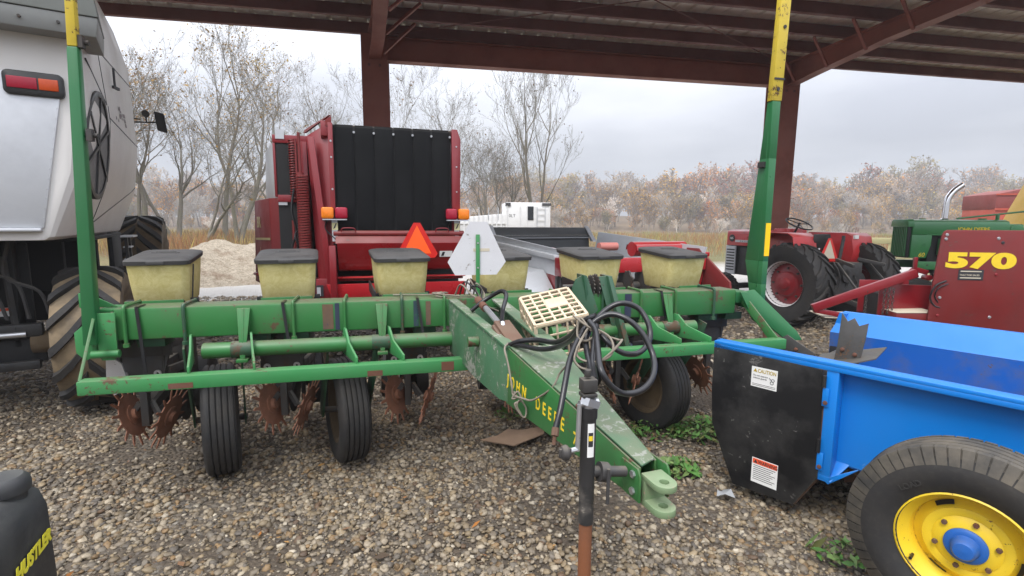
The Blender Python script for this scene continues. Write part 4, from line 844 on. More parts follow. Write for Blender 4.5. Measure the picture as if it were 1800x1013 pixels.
# lamps
for x_, s_ in ((-.60, -1), (.59, 1)):
    m = MB(); m.box(x_ - .11, x_ + .11, -.10, -.02, 1.605, 1.615); m.box(x_ - .03, x_ + .02, -.05, -.03, 1.40, 1.61); BR = m.build('lamp_bracket', M['galv'], BA)
    for d_, mt, nm in ((-.063 * 1 + .126 * (s_ > 0), 'amber', 'amber_lamp'), (.063 - .126 * (s_ > 0), 'lens_red', 'red_lamp')):
        m = MB(); m.loft([[(x_ + d_ + a_, y_, 1.672 + b_) for a_, b_, q in rrect(.115 * f_, .112 * f_, .022, 0)] for y_, f_ in ((-.03, .9), (-.045, 1), (-.085, 1), (-.10, .94), (-.106, .8))]); m.build(nm, M[mt], BR)
    m = MB(); m.box(x_ - .03, x_ + .025, -.054, -.051, 1.51, 1.58); lb = m.build('label', M['pale_yellow'], BR)
    m = MB(); m.prism([(x_ - .02, -.0555, 1.52), (x_ + .0, -.0555, 1.53), (x_ + .015, -.0555, 1.575), (x_ + .005, -.0555, 1.575)], (0, .001, 0)); m.build('label_print', M['ink'], lb)
    m = MB(); m.tube(spline([(x_ - .07, -.05, 1.6), (x_ - .09 * s_ * s_, -.04, 1.52), (x_ + .0, -.05, 1.42), (x_ + .03, -.04, 1.36)], 5), .006, 6); m.build('wire', M['hose'], BR)
# slow moving vehicle triangle
def triangle(par, c, s, mats, axx=(1, 0, 0), n=(0, -1, 0), name='slow_moving_emblem'):
    X = V(axx).normalized(); Z = V((0, 0, 1)); n = V(n)
    def pt(u, v, d): return V(c) + X * u * s + Z * v * s + n * d
    o_ = [(-.5, -.30), (-.43, -.40), (.43, -.40), (.5, -.30), (.08, .46), (-.08, .46)]
    m = MB(); m.prism([pt(u, v, 0) for u, v in o_], n * .003); e_ = m.build(name, M[mats[0]], par)
    m = MB(); m.prism([pt(u, v, .0035) for u, v in ((-.345, -.295), (.345, -.295), (.0, .40))], n * .001); m.build('emblem_centre', M[mats[1]], e_); return e_
triangle(BA, (.165, -.20, 1.40), .40, ('reflect_red', 'orange'))
# hand-warning label, serial plate
m = MB(); m.prism([(.40, -.078, 1.24), (.53, -.078, 1.24), (.53, -.092, 1.30), (.40, -.092, 1.30)], (0, -.002, 0)); lb = m.build('warning_label', M['sticker'], LP)
m = MB(); m.prism([(.415, -.0825, 1.25), (.44, -.0825, 1.25), (.455, -.093, 1.29), (.43, -.093, 1.29)], (0, -.001, 0)); m.build('label_print', M['ink'], lb)
m = MB(); m.box(-.80, -.735, -.012, -.004, .86, .97); pl = m.build('socket_plate', M['ink'], BA)
m = MB(); m.box(-.795, -.76, -.016, -.0125, .865, .95); m.build('socket', M['galv'], pl)
# springs and cylinders in the open left side
def spring(x, y, z0, z1, r, turns, wr, mat):
    m = MB(); n_ = turns * 10; m.tube([(x + r * math.cos(k * .6283), y + r * math.sin(k * .6283), z0 + (z1 - z0) * k / n_) for k in range(n_ + 1)], wr, 5); return m.build('coil_spring', M[mat], BA)
spring(-.885, .02, 1.02, 2.02, .050, 40, .0105, 'red_dark'); spring(-.985, .20, 1.80, 2.38, .028, 24, .008, 'red_dark')
m = MB(); m.cyl((-.905, .02, .95), (-.905, .02, 2.05), .036, 12); m.cyl((-.90, .02, 2.0), (-.90, .02, 2.42), .014, 8); m.cyl((-.93, .02, 2.02), (-.93, .02, 2.36), .010, 8); m.cyl((-1.0, .2, 1.0), (-1.0, .2, 1.6), .02, 8); m.build('tension_rod', M['red_dark'], BA)
m = MB(); m.tube(spline([(-.98, .15, 1.9), (-1.0, .1, 1.7), (-.97, .1, 1.5), (-1.02, .12, 1.3), (-.98, .1, 1.05)], 5), .012, 6); m.tube(spline([(-.95, .05, 1.5), (-.97, .0, 1.45), (-.95, .0, 1.35), (-.99, .05, 1.2)], 5), .009, 6); m.build('hose', M['hose'], BA)
m = MB(); m.box(-1.17, -.84, .27, .33, 2.352, 2.43); m.box(-1.144, -.92, .255, .279, 1.78, 1.85); m.box(-1.17, -1.147, .27, .6, 1.83, 2.35); m.box(-1.2, -.9, .9, 2.3, .5, 2.36); m.build('side_frame', M['red'], BA, .004)
m = MB(); m.box(-1.145, -.84, .28, .32, .8, 2.35); m.build('side_shade_sheet', M['void'], BA)  # near-black sheet standing in for the shade inside the open side
m = MB(); m.hexa([(-1.285, .60, .86), (-1.02, .55, .86), (-1.02, .75, .86), (-1.64, 1.5, .86), (-1.285, .60, 1.83), (-1.10, .55, 1.83), (-1.10, .75, 1.83), (-1.60, 1.5, 1.83)]); SDR = m.build('side_door', paint('door_red', (.20, .012, .014), .55, .25, (.1, .03, .025), 0, scale=2, dust=.1), BA, .01)
m = MB(); m.hexa([(-1.215, .60, 1.835), (-1.195, .60, 1.835), (-1.42, 1.5, 1.835), (-1.47, 1.5, 1.835), (-1.20, .60, 2.44), (-1.18, .60, 2.44), (-1.40, 1.5, 2.44), (-1.45, 1.5, 2.40)]); m.build('upper_door', M['silver'], BA, .003)
m = MB()
for z_ in (1.75, 2.39): m.box(-1.14, -1.06, .262, .27, z_, z_ + .09)
m.build('hinge', M['galv'], SDR, split=True)
du = V((-.355, .9, 0)).normalized()
nx = V((-du.y, du.x, 0))
def on_door(y_, z_): t_ = (y_ - .6) / .9; return V((-1.285 - .345 * t_, y_, z_)) + nx * .004
text('BR', .17, frame_m(on_door(1.25, 1.52), -du, (0, 0, 1)), M['decal_gold'], SDR, bold=.004); text('644', .19, frame_m(on_door(1.18, 1.16), -du, (0, 0, 1)), M['decal_gold'], SDR, bold=.004)
m = MB(); m.prism([on_door(1.35, 1.37), on_door(.62, 1.39), on_door(.62, 1.415), on_door(1.35, 1.395)], nx * .004); m.build('door_strip', M['decal_gold'], SDR)
m = MB(); m.cyl((-1.58, 1.2, .98), (-1.50, .95, 1.0), .02, 8); m.cyl((-1.38, .7, .96), (-1.38, .62, .96), .03, 8); m.build('door_handle', M['red_dark'], SDR)
# ------------------------------------------------------------------ manure spreader behind the hoppers
MS = thing('manure_spreader', 'red manure spreader with dark grey headboard and pale metal bed behind the right hand hoppers', 'spreader', (-.28, 7.35, 0), R(22.5))
W2, L2 = 1.66, 2.35
m = MB(); m.hexa([(0, -.02, .75), (W2, -.02, .75), (W2, .02, .75), (0, .02, .75), (0, .06, 1.40), (W2, .06, 1.40), (W2, .1, 1.40), (0, .1, 1.40)])
m.hexa([(-.0, .06, 1.40), (W2, .06, 1.40), (W2, .09, 1.41), (0, .09, 1.41), (-.0, .17, 1.52), (W2, .17, 1.52), (W2, .19, 1.52), (0, .19, 1.52)]); HB_ = m.build('headboard', M['grey_in'], MS, .006)
m = MB()
for x_ in (0, W2): m.prism([(x_, .0, 1.36), (x_, .19, 1.54), (x_, .19, 1.50), (x_, .0, 1.30)], (.03, 0, 0)); m.prism([(x_ - .02, -.10, 1.30), (x_ + .05, -.10, 1.30), (x_ + .05, .17, 1.535), (x_ - .02, .17, 1.535)], (0, .004, .012))
m.box(.02, W2 - .0, .018, .055, 1.355, 1.362); m.build('headboard_trim', M['galv'], HB_)
for s_, x_ in ((-1, 0), (1, W2)):
    m = MB(); o_ = .14 * s_
    m.hexa([(x_, -L2, .8), (x_ + .02 * s_, -L2, .8), (x_ + .02 * s_, 0, .8), (x_, 0, .8), (x_ + o_, -L2, 1.32), (x_ + o_ + .02 * s_, -L2, 1.32), (x_ + o_ + .02 * s_, 0, 1.45), (x_ + o_, 0, 1.45)]); sd_ = m.build('bed_side', M['galv'], MS)
    m = MB(); m.beam((x_ + o_ + .03 * s_, -L2, 1.235), (x_ + o_ + .03 * s_, 0, 1.335), .07, .05); m.hexa([(x_ + .03 * s_, -L2, .72), (x_ + .05 * s_, -L2, .72), (x_ + .05 * s_, 0, .72), (x_ + .03 * s_, 0, .72), (x_ + o_ + .03 * s_, -L2, 1.21), (x_ + o_ + .05 * s_, -L2, 1.21), (x_ + o_ + .05 * s_, 0, 1.31), (x_ + o_ + .03 * s_, 0, 1.31)])
    m.build('side_skin', M['red_bright' if s_ > 0 else 'galv'], MS, .004)
m = MB(); m.box(0, W2, -L2, 0, .76, .80); m.box(.3, .4, -L2, 1.2, .55, .75); m.box(W2 - .4, W2 - .3, -L2, 1.2, .55, .75); m.build('bed_floor', M['engine'], MS)
m = MB(); m.prism([(-.14, -L2 - .02, .75), (-.14, -L2 - .02, 1.30), (-.14, -L2 + .25, 1.33), (-.14, -L2 + .35, .9)], (.06, 0, 0)); m.box(-.2, .0, -L2 - .2, -L2, 1.05, 1.24); m.build('gearbox_guard', M['red'], MS, .012)
m = MB(); m.prism([(W2 + .12, -L2 - .45, .72), (W2 + .12, -L2 - .40, .95), (W2 + .12, -L2 + .1, 1.30), (W2 + .12, -L2 + .3, 1.30), (W2 + .12, -L2 + .3, .72)], (.03, 0, 0)); m.build('end_plate', M['red_dark'], MS, .004)
m = MB(); m.box(.05, W2 + .1, -L2 - .06, -L2, 1.06, 1.22); m.build('rear_gate', M['red_bright'], MS, .008)
m = MB(); m.loft([[(W2 - .55, -L2 + .5 + y_, z_), (W2 + .22, -L2 + .5 + y_, z_)] for y_, z_ in ((-.12, 1.27), (-.10, 1.33), (0, 1.36), (.10, 1.33), (.12, 1.27))] , False, False, closed=False); m.cyl((W2 - .55, -L2 + .5, 1.28), (W2 + .24, -L2 + .5, 1.28), .09, 20); m.build('beater_hood', M['red_bright'], MS)
m = MB(); m.cyl((W2 - .95, -L2 + .6, 1.31), (W2 - .7, -L2 + .6, 1.31), .05, 14); m.build('drum', flat('pale_red', (.55, .2, .17), .5), MS)
for k in range(7):
    m = MB(); x_ = .2 + k * .22; m.cyl((x_, -L2 - .03, .86), (x_ + .03, -L2 - .03, .86), .05, 8); gear(m, (x_, -L2 - .06, .95), .15, 9, .02); m.build('beater', M['steel'], MS)
m = MB(); m.cyl((.0, -L2 + .0, .9), (W2, -L2, .9), .05, 12); m.build('beater_shaft', M['steel'], MS)
m = MB(); m.hexa([(-.62, -2.0, .98), (-.15, -2.0, 1.06), (-.15, -.9, 1.06), (-.62, -.9, .98), (-.62, -2.0, 1.0), (-.15, -2.0, 1.08), (-.15, -.9, 1.08), (-.62, -.9, 1.0)]); m.hexa([(-.62, -2.3, .78), (-.15, -2.3, .82), (-.15, -2.0, 1.06), (-.62, -2.0, .98), (-.62, -2.32, .80), (-.15, -2.32, .84), (-.15, -2.0, 1.085), (-.62, -2.0, 1.005)]); m.build('fender', M['galv'], MS, .003)
m = MB(); ag_tyre(m, (-.40, -1.5, .45), .45, .30, 24, .02, .5, sweep=.15, wlug=.05); tw = m.build('wheel', M['rubber'], MS)
m = MB(); m.lathe([(.22, -.1), (.2, -.05), (0, -.05)], (-.40, -1.5, .45), (1, 0, 0), 20); m.build('rim', M['white'], tw)
m = MB()
for k in range(3): m.box(-.22 + .05 * k, -.19 + .05 * k, -L2 - .1, -L2 - .06, .75, 1.05)
m.build('guard_slat', M['black'], MS, split=True)
m = MB(); m.box(-.06, .0, -L2 - .206, -L2 - .201, 1.10, 1.19); m.build('label', M['sticker'], MS)
# ------------------------------------------------------------------ blue spreader in the right foreground
BS = thing('blue_spreader', 'bright blue small manure spreader with black end guard and yellow wheel rim in the foreground', 'spreader', (1.243, 2.936, 0), R(-50.3))
B = M['blue']; LEN = 2.4
m = MB(); m.hexa([(.63, .05, .36), (LEN, .05, .36), (LEN, .056, .36), (.63, .056, .36), (.63, .05, .87), (LEN, .05, .87), (LEN, .056, .87), (.63, .056, .87)]); m.build('side_wall', B, BS)
m = MB(); m.box(.0, LEN, -.034, .05, .882, .90); m.box(.0, LEN, -.034, -.028, .858, .882); m.build('top_rail', B, BS, .002)
m = MB(); m.box(.605, .66, -.03, -.024, .27, .858); m.box(.654, .66, -.024, .05, .30, .858); m.prism([(.655, -.03, .27), (.655, .05, .36), (.72, .05, .36), (.665, -.03, .27)], (0, .0, .008)); m.prism([(.60, -.03, .30), (.655, -.03, .26), (.76, .045, .352), (.76, .045, .36), (.655, -.03, .30)], (0, .004, 0)); m.build('corner_post', B, BS, .002)
m = MB(); m.box(1.6, 1.64, -.03, .05, .36, .858); m.build('stake', B, BS, .003)
# black guard, slightly bowed sheet
P_ = [(.0, .885), (.0, .60), (.015, .39), (.165, .055), (.50, .078), (.605, .275), (.595, .80), (.585, .855)]
m = MB(); m.prism([(x_, -.034, z_) for x_, z_ in P_], (0, .010, 0)); GU = m.build('end_guard', M['black_panel'], BS, .003)
m = MB(); m.prism([(x_ + .006, -.024, z_) for x_, z_ in ((.50, .078), (.605, .275), (.6, .80))], (0, .045, 0)); m.prism([(.5, -.024, .08), (.61, -.024, .28), (.61, .03, .30), (.5, .03, .10)], (.006, 0, .004)); m.build('guard_edge', M['rust_frame'], GU)
for z_, l_ in ((.80, .06), (.455, .07)):
    m = MB(); m.cyl((.601, -.042, z_ - l_ / 2), (.601, -.042, z_ + l_ / 2), .009, 10); m.build('hinge_pin', M['black'], BS)
    m = MB(); m.box(.596, .625, -.041, -.033, z_ - .13, z_ - .035); m.build('hinge_plate', B, BS, .002)
    m = MB(); m.lathe([(0, .006), (.011, .005), (.012, 0)], (.612, -.041, z_ - .11), (0, -1, 0), 6); m.build('hinge_bolt', M['rust'], BS)
def sticker(x0, x1, z0, z1, head, headmat, band, lines, body):
    m = MB(); m.prism([(x0, -.0346, z0), (x1, -.0346, z0), (x1, -.0346, z1), (x0, -.0346, z1)], (0, -.0008, 0)); s_ = m.build('safety_label', M['sticker'], GU)
    if band: m = MB(); m.prism([(x0 + .004, -.0355, z1 - .034), (x1 - .004, -.0355, z1 - .034), (x1 - .004, -.0355, z1 - .004), (x0 + .004, -.0355, z1 - .004)], (0, -.0005, 0)); m.build('label_band', M[band], s_)
    m = MB(); m.prism([(x0 + .010, -.0362, z1 - .029), (x0 + .032, -.0362, z1 - .029), (x0 + .021, -.0362, z1 - .009)], (0, -.0004, 0)); m.build('label_triangle', M[headmat], s_)
    text(head, .029, frame_m((x0 + .034, -.0363, z1 - .030), (1, 0, 0), (0, 0, 1)), M[headmat], s_, ext=.0003, sx_=.76, bold=.0005)
    z_ = z1 - .052
    for t_ in lines: text(t_, body, frame_m((x0 + .010, -.0363, z_), (1, 0, 0), (0, 0, 1)), M['ink'], s_, ext=.0003); z_ -= body * 1.15
    return s_
s1 = sticker(.232, .372, .682, .797, 'CAUTION', 'ink_yellow', None, ['Do not operate', 'without guards'], .0125)
m = MB(); m.lathe([(.007, .0005), (.010, .0005), (.010, 0), (.007, 0)], (.345, -.0356, .722), (0, -1, 0), 14); m.lathe([(.006, .0005), (.009, .0005), (.009, 0), (.006, 0)], (.35, -.0356, .738), (0, -1, 0), 14); m.beam((.33, -.036, .75), (.345, -.036, .735), .006, .001); m.build('label_pictogram', M['ink'], s1)
for z_ in (.698, .690): m = MB(); m.box(.24, .365, -.0358, -.0354, z_, z_ + .0025); m.build('label_line', M['engine'], s1)
s2 = sticker(.270, .412, .122, .268, 'WARNING', 'ink', 'ink_red', [], .0102)
for k_ in range(8): m = MB(); m.box(.280, .400 - .012 * (k_ % 3), -.0358, -.0354, .222 - .0115 * k_, .2255 - .0115 * k_); m.build('label_line', M['engine'], s2)
# the far wall and floor of the box
m = MB(); m.hexa([(.09, 1.66, .40), (LEN, 1.66, .40), (LEN, 1.666, .40), (.09, 1.666, .40), (.10, 1.60, .745), (LEN, 1.60, .745), (LEN, 1.606, .745), (.10, 1.606, .745)]); m.build('inner_wall', M['blue_inner'], BS, 0, 10); m = MB()
m.hexa([(.10, 1.60, .7455), (LEN, 1.60, .7455), (LEN, 1.606, .7455), (.10, 1.606, .7455), (.15, 1.69, .905), (LEN, 1.69, .905), (LEN, 1.696, .905), (.15, 1.696, .905)]); m.box(.15, LEN, 1.696, 1.74, .895, .905); m.prism([(.09, 1.64, .70), (.09, 1.70, .70), (.14, 1.70, .9), (.14, 1.64, .9)], (.05, 0, 0))
m.build('far_wall', B, BS, 0, 10)
m = MB(); m.box(.10, LEN, .056, 1.66, .35, .40); m.box(LEN - .02, LEN, .05, 1.7, .36, .9); m.build('box_floor', M['blue_inner'], BS)
m = MB(); m.box(.10, .17, 1.62, 1.68, .5, .71); m.build('bearing_block', M['black'], BS, .004)
# beater shaft with serrated paddles
m = MB(); m.cyl((.25, .06, .62), (.25, 1.62, .62), .05, 16); m.build('beater_shaft', M['steel'], BS)
PM = paint('worn_paddle', (.10, .095, .088), .6, .5, (.05, .045, .04), .3, (.2, .1, .05), 8, .2, metal=.4)
def paddle(y, ang, flip=1):
    c = V((.25, y, .62)); d = V((math.cos(ang), 0, math.sin(ang))); s_ = V((0, .97, 0)) + d.cross(V((0, 1, 0))) * .2 * flip; s_.normalize()
    q = [(.05, -.12), (.05, .12), (.30, .13), (.385, .14), (.34, .07), (.40, .035), (.35, -.035), (.41, -.09), (.37, -.14), (.25, -.125)]
    n_ = d.cross(s_).normalized() * .006
    m = MB(); m.prism([c + d * a_ + s_ * b_ for a_, b_ in q], n_); p = m.build('beater_paddle', PM, BS, .001)
    for b_ in (-.05, .05):
        for sg in (-1, 2): m = MB(); m.lathe([(0, .012), (.010, .010), (.014, 0)], c + d * .16 + s_ * b_ + (n_ if sg > 0 else V((0, 0, 0))), n_ * sg, 10); m.build('bolt', M['rust'], p)
paddle(.85, -.6, 1); paddle(.45, -.2, 1)
for nm, poly, y_, mt, bolts in (('beater_paddle', [(.36, .58), (.385, .70), (.40, .83), (.41, 1.035), (.445, .985), (.48, 1.012), (.508, .965), (.556, .99), (.55, .90), (.535, .78), (.50, .60)], .78, PM, ((.43, .80), (.50, .78))), ('beater_paddle', [(-.09, .66), (-.097, .862), (-.066, .80), (-.05, .825), (-.028, .77), (.01, .66)], .84, M['rust'], ()), ('beater_paddle', [(-.01, .62), (.03, .79), (.088, .832), (.16, .79), (.27, .735), (.28, .62)], .80, M['steel'], ((.15, .74),))):
    m = MB(); m.prism([(x_, y_, z_) for x_, z_ in poly], (0, .008, 0)); pd = m.build(nm, mt, BS, .001)
    for x_, z_ in bolts: m = MB(); m.lathe([(0, .012), (.010, .010), (.014, 0)], (x_, y_, z_), (0, -1, 0), 10); m.build('bolt', M['rust'], pd)
m = MB(); m.prism([(.30, .45, .66), (.62, .75, .78), (.60, 1.05, .80), (.26, .95, .70)], (0, .0, .008)); m.build('deflector', PM, BS)
# wheel
wc = V((1.228, -.335, .384)); RO, WT = .384, .232
m = MB(); rr_ = .205
prof = [(rr_, -.085), (.245, -.108), (.29, -.116), (.325, -.110), (.350, -.094), (.366, -.082)]
h = -.078
for k in range(4): prof += [(RO - .003, h + .002), (RO, h + .016), (RO - .003, h + .030), (RO - .011, h + .031), (RO - .011, h + .038)]; h += .0395
prof += [(.366, .082), (.350, .094), (.325, .110), (.29, .116), (.245, .108), (rr_, .085), (rr_ - .02, 0)]
np_ = len(prof); i0 = 4; i1 = [k for k, q in enumerate(prof) if q[0] == .350][-1]
m.lathe(prof[:i0 + 1], wc, (0, 1, 0), 72); m.lathe(prof[i1:] + prof[:1], wc, (0, 1, 0), 72)
m.k = 1; m.lathe(prof[i0:i1 + 1], wc, (0, 1, 0), 72)
for s_ in (-1, 1):                                                # shoulder blocks
    for k in range(58):
        t_ = 2 * math.pi * k / 58; dt = 2 * math.pi / 58 * .43; sec = []
        for r_, hh, th in ((.322, .1095, .004), (.352, .0985, .010), (RO - .002, .082, .016), (RO + .0005, .060, .014)):
            pts = []
            for tt in (t_ - dt, t_ + dt):
                pts.append(V((math.cos(tt) * r_, s_ * hh, math.sin(tt) * r_)))
            n_ = V((math.cos(t_) * .35, s_ * .93, math.sin(t_) * .35)) if r_ < .37 else V((math.cos(t_), 0, math.sin(t_)))
            sec.append([wc + pts[0] - n_ * .01, wc + pts[1] - n_ * .01, wc + pts[1] + n_ * .002, wc + pts[0] + n_ * .002])
        m.loft(sec)
BW = m.build('wheel', [M['rubber'], M['rubber_dust']], BS, smooth=40)
text('LOAD', .03, frame_m(wc + V((-.2, -.1155, .16)), (1, 0, .8), (-.8, 0, 1)), M['rubber'], BW, 'tyre_lettering', .001, bold=.001)
m = MB(); m.lathe([(.208, -.098), (.214, -.094), (.210, -.088), (.20, -.08), (.192, -.055), (.178, -.045), (.170, -.02), (.168, .0), (.150, -.008), (.135, -.030), (.12, -.034), (.105, -.030), (.09, -.040), (.06, -.046), (.03, -.046), (.0, -.046)], wc, (0, 1, 0), 60); RM = m.build('rim', M['yellow_rim'], BW, smooth=40)
for k in range(6):
    t_ = .3 + k * math.pi / 3; p = wc + V((math.cos(t_) * .094, -.041, math.sin(t_) * .094)); m = MB(); m.lathe([(.0, .012), (.009, .012), (.0098, .008), (.0098, 0)], p, (0, -1, 0), 6); m.build('wheel_nut', M['rust_frame'] if k != 1 else M['rust'], RM)
for t0 in (1.9, 4.0, 5.9):
    m = MB(); arc = [t0 + .04 * k for k in range(11)]
    m.loft([[wc + V((math.cos(t_) * r_, -.018 - (.160 - r_) * .9, math.sin(t_) * r_)) for t_ in arc] for r_ in (.148, .163)], False, False, closed=False); m.build('rim_slot', M['void'], RM)
m = MB(); m.lathe([(.066, -.047), (.066, -.056), (.058, -.062), (.045, -.062), (.040, -.072), (.038, -.095), (.030, -.105), (.0, -.108)], wc, (0, 1, 0), 32); m.build('hub_cap', M['blue_hub'], RM)
m = MB(); p = wc + V((-.15, -.072, -.115)); m.cyl(p + V((0, .02, 0)), p + V((0, -.02, 0)), .006, 8); m.build('valve_stem', M['hose'], RM)
m = MB(); m.cyl((1.228, -.34, .384), (1.228, 1.9, .384), .03, 12); m.build('axle', M['steel'], BS)
m = MB(); m.beam((.72, .3, .30), (1.15, .1, .38), .06, .05); m.beam((.66, .2, .22), (1.1, .35, .36), .02, .04); m.box(.7, LEN, .1, .16, .30, .35); m.build('underframe', M['rust_frame'], BS, .003)
# ------------------------------------------------------------------ red tractor
MF = thing('red_tractor', 'red farm tractor seen from behind with a faded orange triangle and black seat', 'tractor', (5.2, 8.0, 0), R(22))
TR = M['tractor_red']
for s_ in (-1, 1):
    m = MB(); ag_tyre(m, (s_ * .78, .15, .655), .655, .40, 20, .032, .52, sweep=.36, wlug=.06); t_ = m.build('rear_wheel', M['rubber'], MF, smooth=45)
    m = MB(); m.lathe([(.36, -.16 * s_ * -1 if False else s_ * .17), (.345, s_ * .15), (.335, s_ * .12), (.325, s_ * .03)], (s_ * .78, .15, .655), (1, 0, 0), 36); m.build('rim', M['white'], t_)
    m = MB(); m.lathe([(.33, s_ * .03), (.30, s_ * .05), (.20, s_ * .06), (.18, s_ * .10), (.10, s_ * .11), (.08, s_ * .15), (0, s_ * .16)], (s_ * .78, .15, .655), (1, 0, 0), 30); rr2 = m.build('wheel_centre', M['red'], t_)
    for k in range(8): a_ = k * .785; m = MB(); m.cyl((s_ * .82, .15 + math.cos(a_) * .25, .655 + math.sin(a_) * .25), (s_ * .86, .15 + math.cos(a_) * .25, .655 + math.sin(a_) * .25), .018, 6); m.build('wheel_bolt', M['steel'], rr2)
    # fender: flat crown with a deep rear flank
    m = MB(); x0, x1 = s_ * .42, s_ * .92
    cr = [(.04, .95), (.0, 1.15), (.05, 1.40), (.14, 1.455), (.80, 1.46), (.92, 1.36)]
    m.loft([[(x0, y_, z_), (x1, y_, z_), (x1, y_ + .008, z_ - .008), (x0, y_ + .008, z_ - .008)] for y_, z_ in cr])
    m.prism([(x0, y_, z_) for y_, z_ in cr] + [(x0, .85, .95)], (.008 * s_, 0, 0)); fe = m.build('fender', TR, MF, .004, 50)
    for z_ in (1.05, 1.25): m = MB(); m.lathe([(0, .01), (.012, .008), (.014, 0)], (s_ * .62, .015, z_), (0, -1, 0), 8); m.build('bolt', M['bright'], fe)
m = MB(); m.box(.46, .56, .02, .05, 1.36, 1.42); m.build('plate', M['sticker'], MF)
m = MB(); m.box(-.225, .225, .95, 2.05, 1.18, 1.42); m.loft([[(-.22, y_, 1.42), (-.20, y_, 1.46), (-.1, y_, 1.485), (.1, y_, 1.485), (.2, y_, 1.46), (.22, y_, 1.42)] for y_ in (.95, 2.06)]); m.box(-.25, .25, .72, .97, 1.2, 1.52); HO = m.build('bonnet', TR, MF, .012)
m = MB(); m.box(-.21, .21, 2.03, 2.08, .62, 1.18); m.build('grille', M['pale_sign'], MF, .006)
for k in range(8): m = MB(); m.box(-.232, -.226, 1.84, 2.03, .70 + .055 * k, .725 + .055 * k); m.build('grille_bar', M['black'], HO)
m = MB(); m.box(-.226, -.2, 1.82, 2.05, .62, 1.17); m.build('grille_side', M['galv'], HO)
m = MB(); m.lathe([(0, .012), (.06, .012), (.07, 0)], (-.228, 1.92, 1.32), (-1, 0, 0), 20); bd = m.build('bonnet_badge', M['black'], HO)
text('165', .06, frame_m((-.242, 1.965, 1.30), (0, -1, 0), (0, 0, 1)), M['sticker'], bd, bold=.001)
m = MB(); m.box(-.231, -.226, 1.05, 1.84, 1.245, 1.29); st_ = m.build('chrome_strip', M['white_sign'], HO)
text('MASSEY', .042, frame_m((-.2325, 1.72, 1.252), (0, -1, 0), (0, 0, 1)), M['ink'], st_, spacing=1.8)
m = MB(); m.box(-.16, .16, .9, 2.0, .62, 1.18); m.box(-.14, .14, -.25, 1.0, .45, .95); m.cyl((-.6, 0, .65), (.6, 0, .65), .13, 16); m.cyl((-.1, -.26, .62), (-.1, -.1, .62), .20, 18); m.cyl((-.1, -.30, .80), (-.1, -.1, .80), .11, 14); m.box(-.22, .22, -.30, -.05, .80, 1.0); m.cyl((-.3, -.2, .65), (-.3, .1, .65), .2, 14); m.cyl((.3, -.2, .65), (.3, .1, .65), .2, 14)
for k in range(3): m.tube(spline([(-.3 + .2 * k, -.2, 1.0), (-.28 + .19 * k, -.28, .85 - .04 * (k % 3)), (-.25 + .2 * k, -.28, .66), (-.3 + .18 * k, -.24, .55)], 4), .014, 6)
m.build('transmission', M['engine'], MF, .008)
for s_ in (-1, 1):
    m = MB(); m.beam((s_ * .35, -.25, .50), (s_ * .42, -1.0, .36), .03, .07); m.beam((s_ * .36, -.3, 1.0), (s_ * .40, -.85, .42), .03, .03); m.beam((s_ * .25, -.2, 1.05), (s_ * .36, -.55, .98), .04, .05); m.cyl((s_ * .42, -1.02, .32), (s_ * .42, -1.02, .40), .035, 10); m.build('lift_arm', M['engine'], MF, .003)
m = MB(); m.beam((-.10, -.12, .85), (-.06, -.15, 1.36), .035, .04); m.cyl((-.06, -.15, 1.34), (-.06, -.15, 1.42), .025, 8); m.build('top_link', M['engine'], MF)
m = MB(); m.loft([rrect(.40, .06, .03, z_, 4, (-.28, y_ + .12)) for z_, y_ in ((1.18, -.02), (1.25, -.05), (1.36, -.07))] + [rrect(.34, .05, .025, 1.44, 4, (-.28, .045))]); m.box(-.48, -.08, .1, .5, 1.10, 1.18); m.build('seat', M['black'], MF, .01)
m = MB(); c_ = V((-.08, .62, 1.60)); ax2 = V((0, -.45, .9)).normalized(); e1 = ax2.cross(V((1, 0, 0))).normalized(); e2 = ax2.cross(e1)
m.tube([c_ + (e1 * math.cos(t_) + e2 * math.sin(t_)) * .215 for t_ in [k * 2 * math.pi / 32 for k in range(33)]], .013, 7)
for k in range(3): t_ = k * 2.094 + .5; m.tube([c_, c_ + (e1 * math.cos(t_) + e2 * math.sin(t_)) * .21], .009, 6)
m.cyl(c_ - ax2 * .25, c_ + ax2 * .02, .018, 8); m.build('steering_wheel', M['black'], MF, smooth=60)
m = MB(); m.cyl((.02, 1.35, 1.47), (.02, 1.35, 1.78), .055, 16); m.tube(spline([(.02, 1.35, 1.76), (.02, 1.35, 1.95), (.025, 1.36, 2.08), (.035, 1.38, 2.16)], 5), .022, 8); m.build('exhaust_stack', M['black'], MF, smooth=50)
triangle(MF, (-.38, -.16, 1.19), .42, ('reflect_red', 'pale_sign'))
m = MB(); m.lathe([(.0, .05), (.05, .045), (.065, .0), (.06, -.01), (.0, -.015)], (-.55, -.12, 1.17), (0, 1, 0), 18); wl_ = m.build('work_lamp', M['chrome'], MF); m = MB(); m.cyl((-.55, -.10, 1.0), (-.55, -.10, 1.12), .012, 6); m.build('lamp_stalk', M['steel'], wl_)
for s_ in (-1, 1):
    m = MB(); ag_tyre(m, (s_ * .55, 1.75, .34), .34, .17, 26, .01, .55, sweep=.05, wlug=.02); m.build('front_wheel', M['rubber'], MF, smooth=45)
m = MB(); m.box(-.5, .5, 1.70, 1.8, .36, .46); m.build('front_axle', M['engine'], MF)
